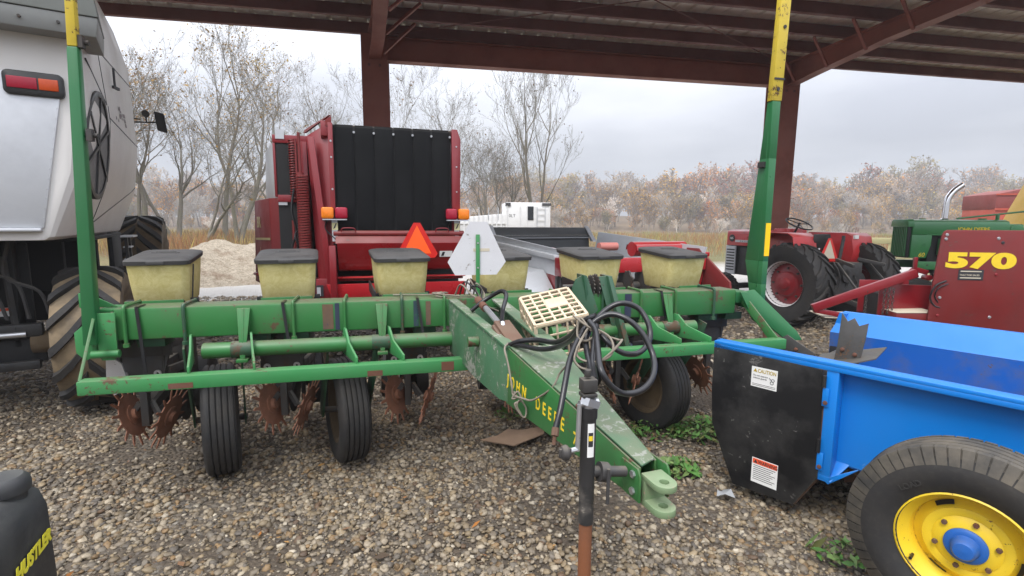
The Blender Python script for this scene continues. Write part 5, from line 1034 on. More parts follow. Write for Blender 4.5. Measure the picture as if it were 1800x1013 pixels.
# ------------------------------------------------------------------ green tractor
JD = thing('green_tractor', 'green antique tractor side on with a curved chrome exhaust pipe', 'tractor', (7.85, 8.6, 0), R(-8))
TG_ = M['tractor_green']
m = MB(); m.loft([[(x_, y_, z_) for y_, z_ in ((0, 1.42), (-.005, 1.60), (.02, 1.66), (.10, 1.69), (.38, 1.69), (.46, 1.66), (.485, 1.60), (.48, 1.42))] for x_ in (-.88, .62)]); BN = m.build('bonnet', TG_, JD, .012)
m = MB(); m.prism([(-.885, -.012, 1.42), (-.57, -.012, 1.42), (-.57, -.012, 1.25), (-.63, -.012, 1.02), (-.885, -.012, 1.02)], (0, .5, 0)); m.build('radiator_side', TG_, JD, .006)
m = MB(); m.box(-.94, -.885, .02, .46, 1.02, 1.58); gr = m.build('grille', M['void'], JD, .006)
for k in range(9): m = MB(); m.box(-.955, -.94, .04 + k * .047, .055 + k * .047, 1.04, 1.56); m.build('grille_bar', TG_, gr)
m = MB(); m.loft([[(-.96, y_, z_) for y_, z_ in ((-.01, 1.56), (0, 1.65), (.04, 1.69), (.44, 1.69), (.48, 1.65), (.49, 1.56))], [(-.86, y_, z_) for y_, z_ in ((-.012, 1.56), (-.002, 1.655), (.04, 1.695), (.44, 1.695), (.48, 1.655), (.49, 1.56))]]); m.build('nose_cap', TG_, JD, .006)
text('JOHN DEERE', .088, frame_m((-.18, -.008, 1.495), (1, 0, 0), (0, 0, 1)), M['decal_yellow'], BN, bold=.0008, sx_=.98); text('60', .10, frame_m((-.76, -.0145, 1.045), (1, 0, 0), (0, 0, 1)), M['decal_yellow'], BN, font_shear=.2)
m = MB(); m.lathe([(.02, .004), (.028, .004), (.028, 0)], (-.68, -.013, 1.25), (0, -1, 0), 14); m.build('filler_ring', TG_, BN); m = MB(); m.box(-.66, .60, -.012, -.004, 1.418, 1.435); m.build('bonnet_trim', TG_, BN)
m = MB(); m.box(-.57, .6, .06, .44, .75, 1.42); m.cyl((-.35, .0, 1.15), (-.35, .0, 1.38), .09, 16); m.build('engine_block', M['void'], JD, .01)
m = MB(); m.cyl((-.38, -.02, 1.08), (-.38, -.02, 1.36), .085, 18); m.build('filter_canister', TG_, JD)
m = MB(); m.tube(spline([(-.15, -.02, 1.36), (-.2, -.05, 1.22), (-.1, -.03, 1.12), (.0, 0, 1.1)], 5), .02, 7); m.cyl((-.12, -.02, 1.05), (.05, -.02, 1.05), .05, 12); m.build('carburettor', M['engine'], JD)
m = MB(); m.box(-.75, .9, -.02, .04, .82, .96); m.box(-.9, .8, .44, .5, .82, .96); FR = m.build('frame_rail', TG_, JD, .005)
for k in range(6): m = MB(); m.cyl((-.6 + .16 * k, -.026, .90), (-.6 + .16 * k, -.019, .90), .014, 8); m.build('bolt', M['steel'], FR)
m = MB(); m.tube(spline([(-.26, .22, 1.68), (-.26, .22, 1.85), (-.25, .22, 2.0), (-.22, .22, 2.10), (-.15, .22, 2.20), (-.04, .22, 2.29)], 6), .05, 14, caps=False); m.lathe([(.053, -.01), (.062, 0), (.053, .01)], (-.26, .22, 1.70), (0, 0, 1), 14); m.build('exhaust_pipe', M['chrome'], JD, smooth=60)
m = MB(); m.cyl((-.6, .24, 1.69), (-.6, .24, 1.71), .05, 14); m.cyl((.35, .24, 1.69), (.35, .24, 1.715), .06, 14); m.build('filler_cap', TG_, JD)
m = MB(); m.box(.62, .85, .02, .46, 1.28, 1.62); m.cyl((.74, .0, 1.50), (.74, .05, 1.50), .12, 16); m.box(.55, .60, .2, .26, 1.65, 1.80); m.build('cowl', TG_, JD, .03)
m = MB(); m.cyl((-.05, .24, 1.71), (1.02, .24, 1.84), .016, 8); m.build('steering_shaft', TG_, JD)
m = MB(); c_ = V((1.06, .24, 1.85)); ax2 = V((1, 0, .2)).normalized(); e1 = ax2.cross(V((0, 1, 0))).normalized(); e2 = ax2.cross(e1)
ax2 = V((.82, -.55, .12)).normalized(); e1 = ax2.cross(V((0, 0, 1))).normalized(); e2 = ax2.cross(e1)
m.tube([c_ + (e1 * math.cos(t_) + e2 * math.sin(t_)) * .225 for t_ in [k * 2 * math.pi / 32 for k in range(33)]], .012, 7)
for k in range(3): t_ = k * 2.094 + .3; m.tube([c_, c_ + (e1 * math.cos(t_) + e2 * math.sin(t_)) * .22], .009, 6)
m.cyl(c_ - ax2 * .03, c_ + ax2 * .03, .03, 10); m.box(c_.x + .0, c_.x + .06, c_.y - .02, c_.y + .02, c_.z + .22, c_.z + .26); m.build('steering_wheel', M['black'], JD, smooth=60)
for y_ in (-.75, 1.2):
    m = MB(); ag_tyre(m, (1.05, y_, .76), .76, .34, 20, .035, .55, axis=(0, 1, 0), sweep=.36, wlug=.06); t_ = m.build('rear_wheel', M['rubber'], JD, smooth=45); m = MB(); m.lathe([(.42, -.1), (.40, -.04), (.1, 0), (0, .0)], (1.05, y_, .76), (0, 1, 0), 24); m.build('rim', M['yellow_rim'], t_)
for y_ in (.14, .34): m = MB(); ag_tyre(m, (-.62, y_, .33), .33, .15, 26, .008, .55, axis=(0, 1, 0), sweep=.05, wlug=.02); m.build('front_wheel', M['rubber'], JD, smooth=45)
m = MB(); m.cyl((-.62, .24, .33), (-.62, .24, 1.0), .05, 10); m.cyl((-.62, .1, .33), (-.62, .4, .33), .03, 8); m.cyl((1.05, -.75, .76), (1.05, 1.2, .76), .06, 10); m.box(.6, 1.3, .05, .45, .55, 1.2); m.build('rear_axle', TG_, JD, .01)
# ------------------------------------------------------------------ square baler with the number on its side
RB = thing('square_baler', 'dark red square baler with large yellow numbers on its flat side panel', 'baler', (4.7, 4.8, 0), R(-10))
RD = M['red_dark']
m = MB(); m.prism([(-.485, 0, 1.53), (-.46, 0, 1.548), (2.2, 0, 1.55), (2.2, 0, .35), (-.50, 0, .48), (-.545, 0, .60), (-.535, 0, .99), (-.50, 0, 1.49)], (0, .02, 0)); PN = m.build('side_panel', RD, RB, .004)
text('570', .195, frame_m((-.445, -.004, 1.188), (1, 0, 0), (0, 0, 1)), M['decal_yellow'], PN, bold=.011, sx_=1.95, spacing=1.04)
m = MB(); m.box(-.325, -.11, -.004, .0, 1.062, 1.165); dp = m.build('dealer_plate', M['ink'], PN)
for z_ in (1.142, 1.078): m = MB(); m.box(-.31, -.13, -.0052, -.0045, z_, z_ + .010); m.build('plate_line', M['pale_sign'], dp)
for t_, z_, s_ in (('TRACTOR SALES', 1.102, .024),): text(t_, s_, frame_m((-.315, -.0055, z_), (1, 0, 0), (0, 0, 1)), M['pale_sign'], dp, sx_=.95)
for x_, z_, mt in ((-.46, 1.50, 'bright'), (-.465, 1.46, 'bright'), (-.02, 1.47, 'bright'), (.02, 1.43, 'ink'), (-.46, .88, 'bright'), (-.01, .70, 'bright'), (.0, 1.12, 'red'), (-.32, .60, 'bright'), (-.24, .60, 'red'), (-.46, .70, 'red'), (.25, 1.45, 'ink')):
    m = MB(); m.lathe([(0, .008), (.012, .007), (.016, 0)], (x_, 0, z_), (0, -1, 0), 10); m.build('bolt', M[mt], PN)
m = MB(); m.box(.25, 2.2, .02, .9, .45, 1.52); m.box(.4, 1, .9, 1.6, .3, .9); m.build('bale_chamber', RD, RB, .006)
m = MB(); m.box(-.86, -.36, .28, .30, .60, .97); m.box(-.86, -.36, .7, .72, .60, .97); m.build('chamber_side', M['red'], RB, .004, split=True)
m = MB(); m.box(-.80, -.40, .30, .70, .50, .85); m.build('bale_void', M['void'], RB)
m = MB(); m.hexa([(-.80, .05, .60), (-.45, .02, .62), (-.45, .3, .62), (-.80, .3, .60), (-.80, .05, .70), (-.45, .02, .72), (-.45, .3, .72), (-.80, .3, .70)]); cb = m.build('chute', M['red_dark'], RB, .004)
m = MB(); m.prism([(-.80, .045, .7025), (-.45, .015, .7225), (-.45, .29, .7225), (-.80, .29, .7025)], (0, 0, .004)); m.build('chute_top', M['pale_sign'], cb)
m = MB(); m.beam((-1.53, .2, .70), (-.58, .2, 1.105), .06, .085); m.beam((-1.51, .2, .68), (-.90, .25, .58), .05, .05); m.build('chute_arm', M['red'], RB, .004)
m = MB(); m.beam((-.75, .3, .90), (-.55, .3, 1.13), .03, .05); m.beam((-.56, .3, 1.14), (-.42, .3, 1.10), .03, .05); m.box(-.56, -.53, .28, .31, 1.12, 1.26); m.cyl((-.42, .25, 1.05), (-.42, .35, 1.05), .03, 8); m.build('tension_arm', M['red'], RB, .003)
m = MB(); m.prism([(-1.40, .2, .60), (-1.0, .2, .60), (-1.0, .6, .60), (-1.4, .6, .60)], (0, 0, .01)); m.build('chute_plate', M['pale_sign'], RB)
for x_, z0, z1 in ((-1.03, .60, .93), (-.86, .6, .95), (-.82, .62, .95), (-.78, .6, .93)):
    for k in range(int((z1 - z0) / .03)):
        m = MB(); m.lathe([(.010, -.003), (.015, -.003), (.015, .003), (.010, .003)], (x_ + .003 * math.sin(k * 2), .18, z1 - k * .03), ((0, 1, 0), (1, 0, 0))[k % 2], 8, True)
        if k == 0: ch = m.build('chain', M['steel'], RB)
        else: m.build('chain_link', M['steel'], ch)
m = MB(); m.tube(spline([(-.42, .0, 1.05), (-.52, -.02, 1.0), (-.55, -.01, .88), (-.5, 0, .8), (-.45, 0, .78)], 5), .008, 6); m.tube(spline([(-.40, .0, 1.02), (-.49, -.02, .98), (-.51, -.01, .9), (-.47, 0, .83)], 5), .006, 6); m.build('hose', M['hose'], RB)
m = MB(); ag_tyre(m, (1.5, .35, .38), .38, .28, 24, .012, .5, axis=(0, 1, 0), sweep=.1, wlug=.03); m.build('wheel', M['rubber'], RB, smooth=45)
m = MB(); ag_tyre(m, (1.5, 1.4, .38), .38, .28, 24, .012, .5, axis=(0, 1, 0), sweep=.1, wlug=.03); m.build('wheel', M['rubber'], RB, smooth=45)
# ------------------------------------------------------------------ yellow machine at the right edge, red wagon, white truck body
YL = thing('yellow_harvester_hood', 'yellow harvester with tall sloping hood at the right edge of the photo', 'harvester', (11.6, 10.7, 0), R(-20))
m = MB(); m.prism([(-.55, 0, 1.2), (-.30, 0, 1.95), (.20, 0, 3.3), (2.2, 0, 3.6), (2.2, 0, 1.1)], (0, 1.2, 0)); HD = m.build('hood', M['yellow_big'], YL, .05)
m = MB(); m.box(-.3, 2.2, .2, 1.0, .5, 1.1); m.build('chassis', M['engine'], YL, .02)
m = MB(); m.prism([(-.02, -.006, 1.95), (.12, -.006, 2.0), (.14, -.006, 1.72), (.06, -.006, 1.75)], (0, .003, 0)); m.build('decal', M['ink'], HD); m = MB(); m.prism([(.01, -.010, 1.93), (.10, -.010, 1.965), (.115, -.010, 1.78), (.07, -.010, 1.79)], (0, .003, 0)); m.build('decal_panel', M['sticker'], HD)
for y_ in (.15, 1.1): m = MB(); ag_tyre(m, (.7, y_, .5), .5, .3, 20, .03, .5, axis=(0, 1, 0)); m.build('wheel', M['rubber'], YL, smooth=45)
WG = thing('forage_wagon', 'weathered red wagon with an arched roof standing in the yard behind the green tractor', 'wagon', (20.9, 20.0, 0), R(-12))
m = MB(); m.box(-1.45, 1.9, 0, 2.0, 1.3, 2.25); m.build('lower_body', M['wagon'], WG, .02)
m = MB(); m.prism([(-1.47, -.02, 2.25), (1.92, -.02, 2.25), (1.92, -.02, 2.9), (1.2, -.02, 3.05), (.3, -.02, 3.12), (-.6, -.02, 3.05), (-1.47, -.02, 2.85)], (0, 2.04, 0)); m.build('upper_body', M['wagon_dark'], WG, .02)
m = MB(); m.box(-1.5, 1.95, -.06, -.02, 2.2, 2.28); m.box(-1.5, 1.95, -.06, -.02, 2.80, 2.86); m.box(-.02, .06, -.06, -.021, 2.28, 2.80); m.build('rib', M['wagon'], WG, split=True)
m = MB(); m.lathe([(0, .01), (.11, .01), (.11, 0)], (-.35, -.0, 2.0), (0, -1, 0), 16); m.build('round_emblem', flat('faded_emblem', (.7, .4, .35), .6), WG)
for x_ in (-.9, 1.3): m = MB(); m.lathe([(.3, -.1), (.5, -.12), (.5, .12), (.3, .1)], (x_, .2, .5), (0, 1, 0), 24, True); m.build('wheel', M['rubber'], WG)
m = MB(); m.box(-1.3, 1.8, .3, 1.7, .5, 1.3); m.build('chassis', M['engine'], WG)
WT_ = thing('white_dump_body', 'white ribbed steel dump truck body parked beyond the shed', 'truck', (-.35, 26, 0), R(6))
m = MB(); m.box(0, 2.35, 0, 2.5, .7, 2.62); m.build('cab_end', M['white'], WT_, .03)
m = MB(); m.hexa([(-5.5, .1, .8), (0, .1, .8), (0, 2.4, .8), (-5.5, 2.4, .8), (-5.5, .1, 1.55), (0, .1, 2.05), (0, 2.4, 2.05), (-5.5, 2.4, 1.55)]); BD = m.build('side', M['white'], WT_, .02)
for k in range(22): x_ = -5.3 + k * .24; z_ = 1.55 + (x_ + 5.5) / 5.5 * .5; m = MB(); m.box(x_, x_ + .07, .04, .1, .85, z_); m.build('rib', M['white'], BD)
m = MB(); m.box(-5.5, .0, .05, .12, 1.50, 1.58); m.build('rail', M['white'], BD)
for k in range(7): m = MB(); m.box(-3.4 + .5 * k, -3.36 + .5 * k, .1, .14, 1.7, 2.35); m.build('stake', M['galv'], BD)
m = MB(); m.box(1.15, 1.45, -.03, 0, 1.72, 2.42); m.build('window', M['glass'], WT_); m = MB(); m.box(-.02, .25, -.05, .0, 2.42, 2.60); m.box(1.9, 2.37, -.05, 0, 2.46, 2.60); m.build('tarp_roll', M['engine'], WT_, split=True)
for x_ in (.04, .72, 1.08, 1.52, 2.28): m = MB(); m.box(x_, x_ + .05, -.05, -.002, .75, 2.45); m.build('rib', M['white'], WT_)
for z_ in (1.4, 1.7, 2.0, 2.3): m = MB(); m.box(1.65, 2.05, -.07, -.05, z_, z_ + .04); m.build('rung', M['white'], WT_)
m = MB(); m.box(1.63, 1.66, -.07, -.05, .9, 2.4); m.box(2.04, 2.07, -.07, -.05, .9, 2.4); m.build('ladder', M['galv'], WT_)
text('0LT', .22, frame_m((.16, -.004, 1.86), (1, 0, 0), (0, 0, 1)), M['ink'], WT_)
for x_ in (-4.2, -.6, 1.6): m = MB(); m.lathe([(.3, -.14), (.5, -.14), (.5, .14), (.3, .14)], (x_, .3, .5), (0, 1, 0), 24, True); m.build('wheel', M['rubber'], WT_)
m = MB(); m.box(-5.2, 2.3, .5, 2.0, .5, .8); m.build('chassis', M['engine'], WT_)
GT = thing('yellow_rail_gate', 'pale yellow low rail on posts in the yard between the two tractors', 'gate', (11.2, 14.2, 0), R(-8))
m = MB(); m.box(-1.6, 1.8, 0, .08, 1.05, 1.22); m.build('top_rail', M['pale_yellow'], GT, .01)
for x_ in (-1.5, -.4, .7, 1.7): m = MB(); m.box(x_, x_ + .08, .0, .08, -.05, 1.05); m.build('post', M['pale_yellow'], GT)
m = MB(); m.box(-1.6, 1.8, .02, .06, .5, .58); m.build('low_rail', M['pale_yellow'], GT)
# ------------------------------------------------------------------ mower tank at the lower left corner
MW = thing('mower', 'black plastic mower fuel tank with yellow lettering at the lower left corner', 'mower', (-1.655, 1.30, -.035), R(24))
def tank(z0, z1, name, mat, r, w0, w1, d0, d1, cc=(0, 0)): m = MB(); n_ = 6; m.loft([rrect(w0 + (w1 - w0) * t_, d0 + (d1 - d0) * t_, r, z0 + (z1 - z0) * t_, 6, cc) for t_ in (0, .5, 1)]); return m.build(name, mat, MW, .02, 50)
TKM = paint('black_tank_plastic', (.020, .021, .024), .55, .5, (.07, .068, .06), 0, scale=8, dust=.5, dustcol=(.10, .10, .09), bumps=.4)
m = MB(); m.loft([rrect(w_, d_, r_, z_, 6, (cx2, 0)) for z_, w_, d_, r_, cx2 in ((.30, .34, .50, .05, -.02), (.40, .37, .54, .05, 0), (.66, .36, .54, .045, .0), (.72, .34, .53, .045, -.005), (.765, .26, .50, .05, -.03), (.79, .18, .46, .05, -.06), (.80, .12, .42, .05, -.08))]); TK = m.build('fuel_tank', TKM, MW, 0, 60)
m = MB(); m.lathe([(.0, .075), (.05, .073), (.064, .06), (.068, .04), (.066, .02), (.055, .015), (.055, -.02)], (.10, .175, .735), (0, 0, 1), 24); m.build('fuel_cap', TKM, MW)
m = MB(); m.box(-.2, .12, -.4, .4, .2, .32); m.build('deck', M['black'], MW, .02)
for y_ in (-.3, .3): m = MB(); m.lathe([(.1, -.08), (.2, -.1), (.24, -.07), (.24, .07), (.2, .1), (.1, .08)], (-.2, y_, .24), (1, 0, 0), 28, True); m.build('wheel', M['rubber'], MW)
text('HUSTLER', .058, frame_m((.1885, -.03, .55), (0, 1, .0), (-.0, 0, 1)), M['decal_lime'], TK, bold=.003, font_shear=.25, sx_=1.0)
# ------------------------------------------------------------------ things lying on the ground
m = MB(); m.loft([[(-.22, 3.40, .035), (.02, 3.30, .04), (.24, 3.48, .05)], [(-.10, 3.48, .035), (.08, 3.42, .06), (.25, 3.53, .06)], [(-.03, 3.58, .04), (.08, 3.58, .035), (.22, 3.60, .055)]], False, False, closed=False)
b2 = len(m.v); m.add([(x_, y_, z_ + .006) for x_, y_, z_ in m.v[:9]], [tuple(i for i in f_)[::-1] for f_ in m.f[:4]])
tag(m.build('cardboard', M['cardboard'], None), 'torn flat piece of brown cardboard on the gravel beside the planter tongue', 'cardboard')
m = MB(); m.loft([[(1.20, 2.71, .02), (1.24, 2.69, .045), (1.30, 2.69, .02)], [(1.21, 2.73, .05), (1.25, 2.725, .03), (1.29, 2.73, .055)], [(1.23, 2.755, .02), (1.26, 2.75, .04), (1.32, 2.75, .015)]], False, False, closed=False)
tag(m.build('plastic_scrap', flat('clear_plastic', (.34, .35, .36), .15, 0, .3, 40), None), 'crumpled clear plastic scrap on the gravel under the black spreader guard', 'litter')
# ------------------------------------------------------------------ gravel piles
def pile_mat():
    m, t, n, l, b = newmat('pile_gravel'); co = n.new('ShaderNodeTexCoord').outputs['Object']
    n1 = noise(t, 1.2, 6, .6, co); n2 = noise(t, 30, 6, .7, co)
    n4 = noise(t, 9, 8, .75, co); c = mixc(t, ramp(t, mth(t, 'ADD', mth(t, 'MULTIPLY', n2, .5), mth(t, 'MULTIPLY', n4, .5)), .38, .62), (.30, .23, .15), (.80, .70, .55)); c = mixc(t, mth(t, 'MULTIPLY', ramp(t, n1, .55, .7), .5), c, (.22, .11, .05))
    l.new(c, b.inputs['Base Color']); b.inputs['Roughness'].default_value = .95; bump(t, mth(t, 'ADD', n2, n4), 1., .12, b); return m
M['pile'] = pile_mat()
def pile(x, y, r, h, seed, label):
    m = MB(); n_ = 90; rings = []
    for k in range(31):
        f_ = k / 30; ring = []
        for i in range(n_):
            a_ = 2 * math.pi * i / n_; rr_ = r * (1 - f_) * (1 + .22 * mnoise.noise(V((math.cos(a_) * 1.3 + seed, math.sin(a_) * 1.3, 0)))) + .001
            px_, py_ = math.cos(a_) * rr_, math.sin(a_) * rr_
            ring.append((px_, py_, -.12 + h * 1.1 * (1 - (1 - f_) ** 1.35) * (1 + .25 * mnoise.noise(V((px_ * .9 + seed, py_ * .9, 3)))) + .10 * mnoise.noise(V((px_ * 3, py_ * 3, seed))) + .05 * mnoise.noise(V((px_ * 9, py_ * 9, seed)))))
        rings.append(ring)
    m.loft(rings, False, True); o = m.build('gravel_pile', M['pile'], None, smooth=60); o.location = (x, y, 0); tag(o, label, 'gravel pile', 'pale gravel heaps')
pile(-8.3, 14.6, 3.3, 1.0, 1, 'larger pale tan gravel heap beside the big combine tyre')
pile(-6.4, 14.2, 2.0, .72, 5, 'smaller pale tan gravel heap next to the red round baler')
# ------------------------------------------------------------------ trees
def grow(seed, H_, r0, spread=.5, levels=4, nseg=7, kids=(5, 4, 4), up=.10, lean=(0, 0), trunk_frac=.55, fork=1, wig=.13):
    """list of (p0, p1, r0, r1, level) for a leafless tree"""
    rn = random.Random(seed); S = []; tips = []
    def branch(p, d, L_, r, lv):
        n_ = nseg if lv < 2 else (5 if lv == 2 else 4); step = L_ / n_; pts = [p]; d = d.normalized()
        nk = kids[lv] if lv < len(kids) else 0; at = sorted(rn.uniform(.25 if lv else .35, .98) for _ in range(nk)); ai = 0
        for i in range(n_):
            w_ = wig * (1 + lv * .5); d = (d + V((rn.gauss(0, w_), rn.gauss(0, w_), rn.gauss(0, w_ * .6) + up * (.6 if lv else .3)))).normalized()
            q = p + d * step; ra, rb = r * (1 - .75 * i / n_), r * (1 - .75 * (i + 1) / n_); S.append((p, q, ra, rb, lv))
            while ai < nk and at[ai] <= (i + 1) / n_:
                t_ = rn.uniform(0, 6.283); x = d.cross(V((0, 0, 1)));
                if x.length < .1: x = V((1, 0, 0))
                x.normalize(); y = d.cross(x); k_ = spread * rn.uniform(.7, 1.35)
                nd = d * math.cos(k_) + (x * math.cos(t_) + y * math.sin(t_)) * math.sin(k_) * (1.1 if lv == 0 else 1)
                pp = p + (q - p) * rn.random(); branch(pp, nd, L_ * rn.uniform(.38, .68) * (1.05 - .35 * (i / n_)), max(.0045, (ra + rb) * .5 * rn.uniform(.42, .66)), lv + 1); ai += 1
            p = q
        if lv >= levels - 1: tips.append((p, d))
        if lv < levels - 1:
            for _ in range(2): branch(p, d + V((rn.gauss(0, .45), rn.gauss(0, .45), rn.gauss(.1, .3))), L_ * rn.uniform(.35, .55), max(.0045, r * .25), lv + 1)
    for f_ in range(fork):
        dd = V((lean[0] + rn.gauss(0, .12 if fork > 1 else .03), lean[1] + rn.gauss(0, .12 if fork > 1 else .03), 1)); branch(V((rn.uniform(-.15, .15) * (fork > 1), rn.uniform(-.15, .15) * (fork > 1), -.1)), dd, H_ * trunk_frac * rn.uniform(.85, 1), r0 * (1 if f_ == 0 else .75), 0)
    return S, tips
def seg_arrays(S, n, rmin=0):
    P0 = np.array([s[0][:] for s in S]); P1 = np.array([s[1][:] for s in S]); R0 = np.maximum(np.array([s[2] for s in S]), rmin); R1 = np.maximum(np.array([s[3] for s in S]), rmin)
    D = P1 - P0; D /= np.linalg.norm(D, axis=1, keepdims=True) + 1e-9; ref = np.where(np.abs(D[:, 2:3]) > .9, np.array([[1., 0, 0]]), np.array([[0, 0, 1.]]))
    X = np.cross(D, ref); X /= np.linalg.norm(X, axis=1, keepdims=True); Y = np.cross(D, X); t_ = np.arange(n) * 2 * np.pi / n
    c, s = np.cos(t_)[None, :, None], np.sin(t_)[None, :, None]; C_ = X[:, None] * c + Y[:, None] * s
    Vv = np.concatenate([P0[:, None] + C_ * R0[:, None, None], P1[:, None] + C_ * R1[:, None, None]], 1).reshape(-1, 3)
    i = np.arange(n); j = (i + 1) % n; F = np.stack([i, j, j + n, i + n], 1); F = (F[None] + (np.arange(len(S)) * 2 * n)[:, None, None]).reshape(-1, 4)
    return Vv, F
def leaf_arrays(tips, n, size, rs_, jit=.35):
    if not tips or not n: return np.zeros((0, 3)), np.zeros((0, 4), int)
    T = np.array([t_[0][:] for t_ in tips]); c = T[rs_.randint(len(T), size=n)] + rs_.normal(0, jit, (n, 3)); a = rs_.normal(0, 1, (n, 3)); a /= np.linalg.norm(a, axis=1, keepdims=True); b = rs_.normal(0, 1, (n, 3)); b -= a * (a * b).sum(1, keepdims=True); b /= np.linalg.norm(b, axis=1, keepdims=True)
    s = size * rs_.lognormal(0, .35, (n, 1)); Vv = np.stack([c - a * s, c - b * s * .55, c + a * s, c + b * s * .55], 1).reshape(-1, 3)
    return Vv, np.arange(4 * n).reshape(-1, 4)
def bark_mat():
    m, t, n, l, b = newmat('bark'); co = n.new('ShaderNodeTexCoord').outputs['Object']; n1 = noise(t, 2.5, 6, .6, co); n2 = noise(t, 12, 5, .6, co)
    c = mixc(t, n2, (.10, .085, .068), (.24, .21, .17)); c = mixc(t, mth(t, 'MULTIPLY', ramp(t, n1, .45, .7), .55), c, (.15, .155, .07))
    l.new(c, b.inputs['Base Color']); b.inputs['Roughness'].default_value = .9; return m
M['bark'] = bark_mat()
def cc(c, n): return np.concatenate([np.tile(np.array(c), (n, 1)) * rs.uniform(.65, 1.25, (n, 1)), np.ones((n, 1))], 1)
def bare_tree(x, y, seed, H_, r0, label, leaves=0, lcol=(.30, .17, .05), group='bare trees behind the shed', **kw):
    t = thing('bare_tree', label, 'tree', (x, y, -.02), 0, group); S, tips = grow(seed, H_, r0, **kw)
    big = [s for s in S if s[4] <= 1]; twig = [s for s in S if s[4] > 1]
    v, f = seg_arrays(big, 7); np_mesh('trunk', v, f, M['bark'], parent=t)
    v, f = seg_arrays(twig, 3, .0055); cr = np_mesh('crown', v, f, M['bark'], parent=t)
    if leaves:
        v, f = leaf_arrays(tips, leaves * 2, .05, np.random.RandomState(seed), .16); np_mesh('leaves', v, f, M['leaf'], np.repeat(cc(lcol, leaves * 2), 4, 0), False, cr)
    return t
def at(px, Y): return (px - 900) / 873 * Y
K4 = dict(levels=5, kids=(6, 5, 3, 2), spread=.5, wig=.10, up=.14, trunk_frac=.62)
for px, Y, sd_, H_, r0, lab, lv, lc, kw in (
    (205, 27, 11, 13, .17, 'bare tree with sparse brown leaves rising behind the combine side', 900, (.28, .16, .06), {}),
    (258, 30, 12, 12, .20, 'thick mossy bare tree leaning right beside the combine mirror', 500, (.34, .20, .05), dict(lean=(.25, 0), fork=2)),
    (312, 31, 13, 12.5, .18, 'twin stemmed bare tree behind the gravel heaps', 500, (.38, .24, .05), dict(fork=2, lean=(-.12, 0))),
    (352, 26, 14, 9, .12, 'crooked dark bare tree low among the left hand group', 120, (.34, .2, .05), dict(fork=2, lean=(.3, 0), wig=.2)),
    (398, 33, 15, 15, .20, 'tallest upright bare tree of the left hand group with yellow leaves half way up', 900, (.42, .28, .05), dict(lean=(.02, 0))),
    (424, 31, 16, 14, .20, 'bare tree with mossy trunk just left of the red baler', 700, (.36, .22, .06), dict(lean=(.05, 0), fork=2)),
    (470, 36, 17, 15, .17, 'bare tree whose crown shows just over the baler left edge', 350, (.26, .16, .07), {}),
    (556, 40, 18, 15, .20, 'finely branched bare tree behind the baler and left of the shed column', 200, (.2, .13, .07), dict(kids=(9, 5, 3, 2))),
    (620, 44, 19, 16, .20, 'finely branched bare tree half hidden by the left shed column', 150, (.2, .13, .07), dict(kids=(9, 5, 3, 2))),
    (722, 38, 20, 14, .17, 'bare tree with bluish limbs just right of the left shed column', 150, (.2, .13, .07), dict(fork=2, lean=(.05, 0))),
    (790, 46, 21, 13, .15, 'slim bare tree above the right edge of the baler', 200, (.2, .13, .07), {}),
    (852, 44, 22, 10.5, .12, 'many stemmed small bare tree left of the tall single tree', 300, (.24, .15, .07), dict(fork=3)),
    (880, 47, 23, 10, .12, 'many stemmed small bare tree close behind the white truck body', 300, (.24, .15, .07), dict(fork=3)),
    (945, 38, 24, 13.5, .20, 'tall single bare tree standing against the open grey sky', 260, (.16, .11, .06), dict(fork=2, up=.20, spread=.40, lean=(.0, 0), trunk_frac=.70, kids=(7, 4, 3, 2), wig=.07))):
    k2 = dict(K4); k2.update(kw); bare_tree(at(px, Y), Y, sd_, H_, r0, lab, lv, lc, **k2)
# ------------------------------------------------------------------ the wood on the far side of the field, one mass
M['wood'] = tint_mat('far_wood', .9, 0, .15)
rw_ = np.random.RandomState(5)
PAL = [((.24, .20, .17), (.30, .18, .09), .45), ((.34, .31, .28), (.30, .22, .11), .4), ((.20, .165, .14), (.36, .19, .06), .7), ((.20, .165, .14), (.24, .085, .05), 1.), ((.19, .16, .13), (.36, .26, .07), .9), ((.17, .15, .115), (.20, .19, .08), .9), ((.21, .17, .14), (.30, .22, .10), .6), ((.32, .29, .265), (.25, .2, .12), .1), ((.20, .165, .14), (.34, .20, .06), .9)]
PW = np.array([.15, .13, .11, .08, .12, .09, .16, .08, .08])
protos = []
for k in range(14):
    S, tips = grow(100 + k, 10, .15, levels=4, nseg=5, kids=(9, 5, 4), spread=.5, fork=1 + (k % 3 == 0), wig=.12, trunk_frac=.6, up=.12)
    sv, sf = seg_arrays(S, 3, .030); lv_, lf = leaf_arrays(tips + [(s[1], None) for s in S if s[4] >= 2], 800, .13, np.random.RandomState(k), .3); protos.append((sv, sf, lv_, lf))
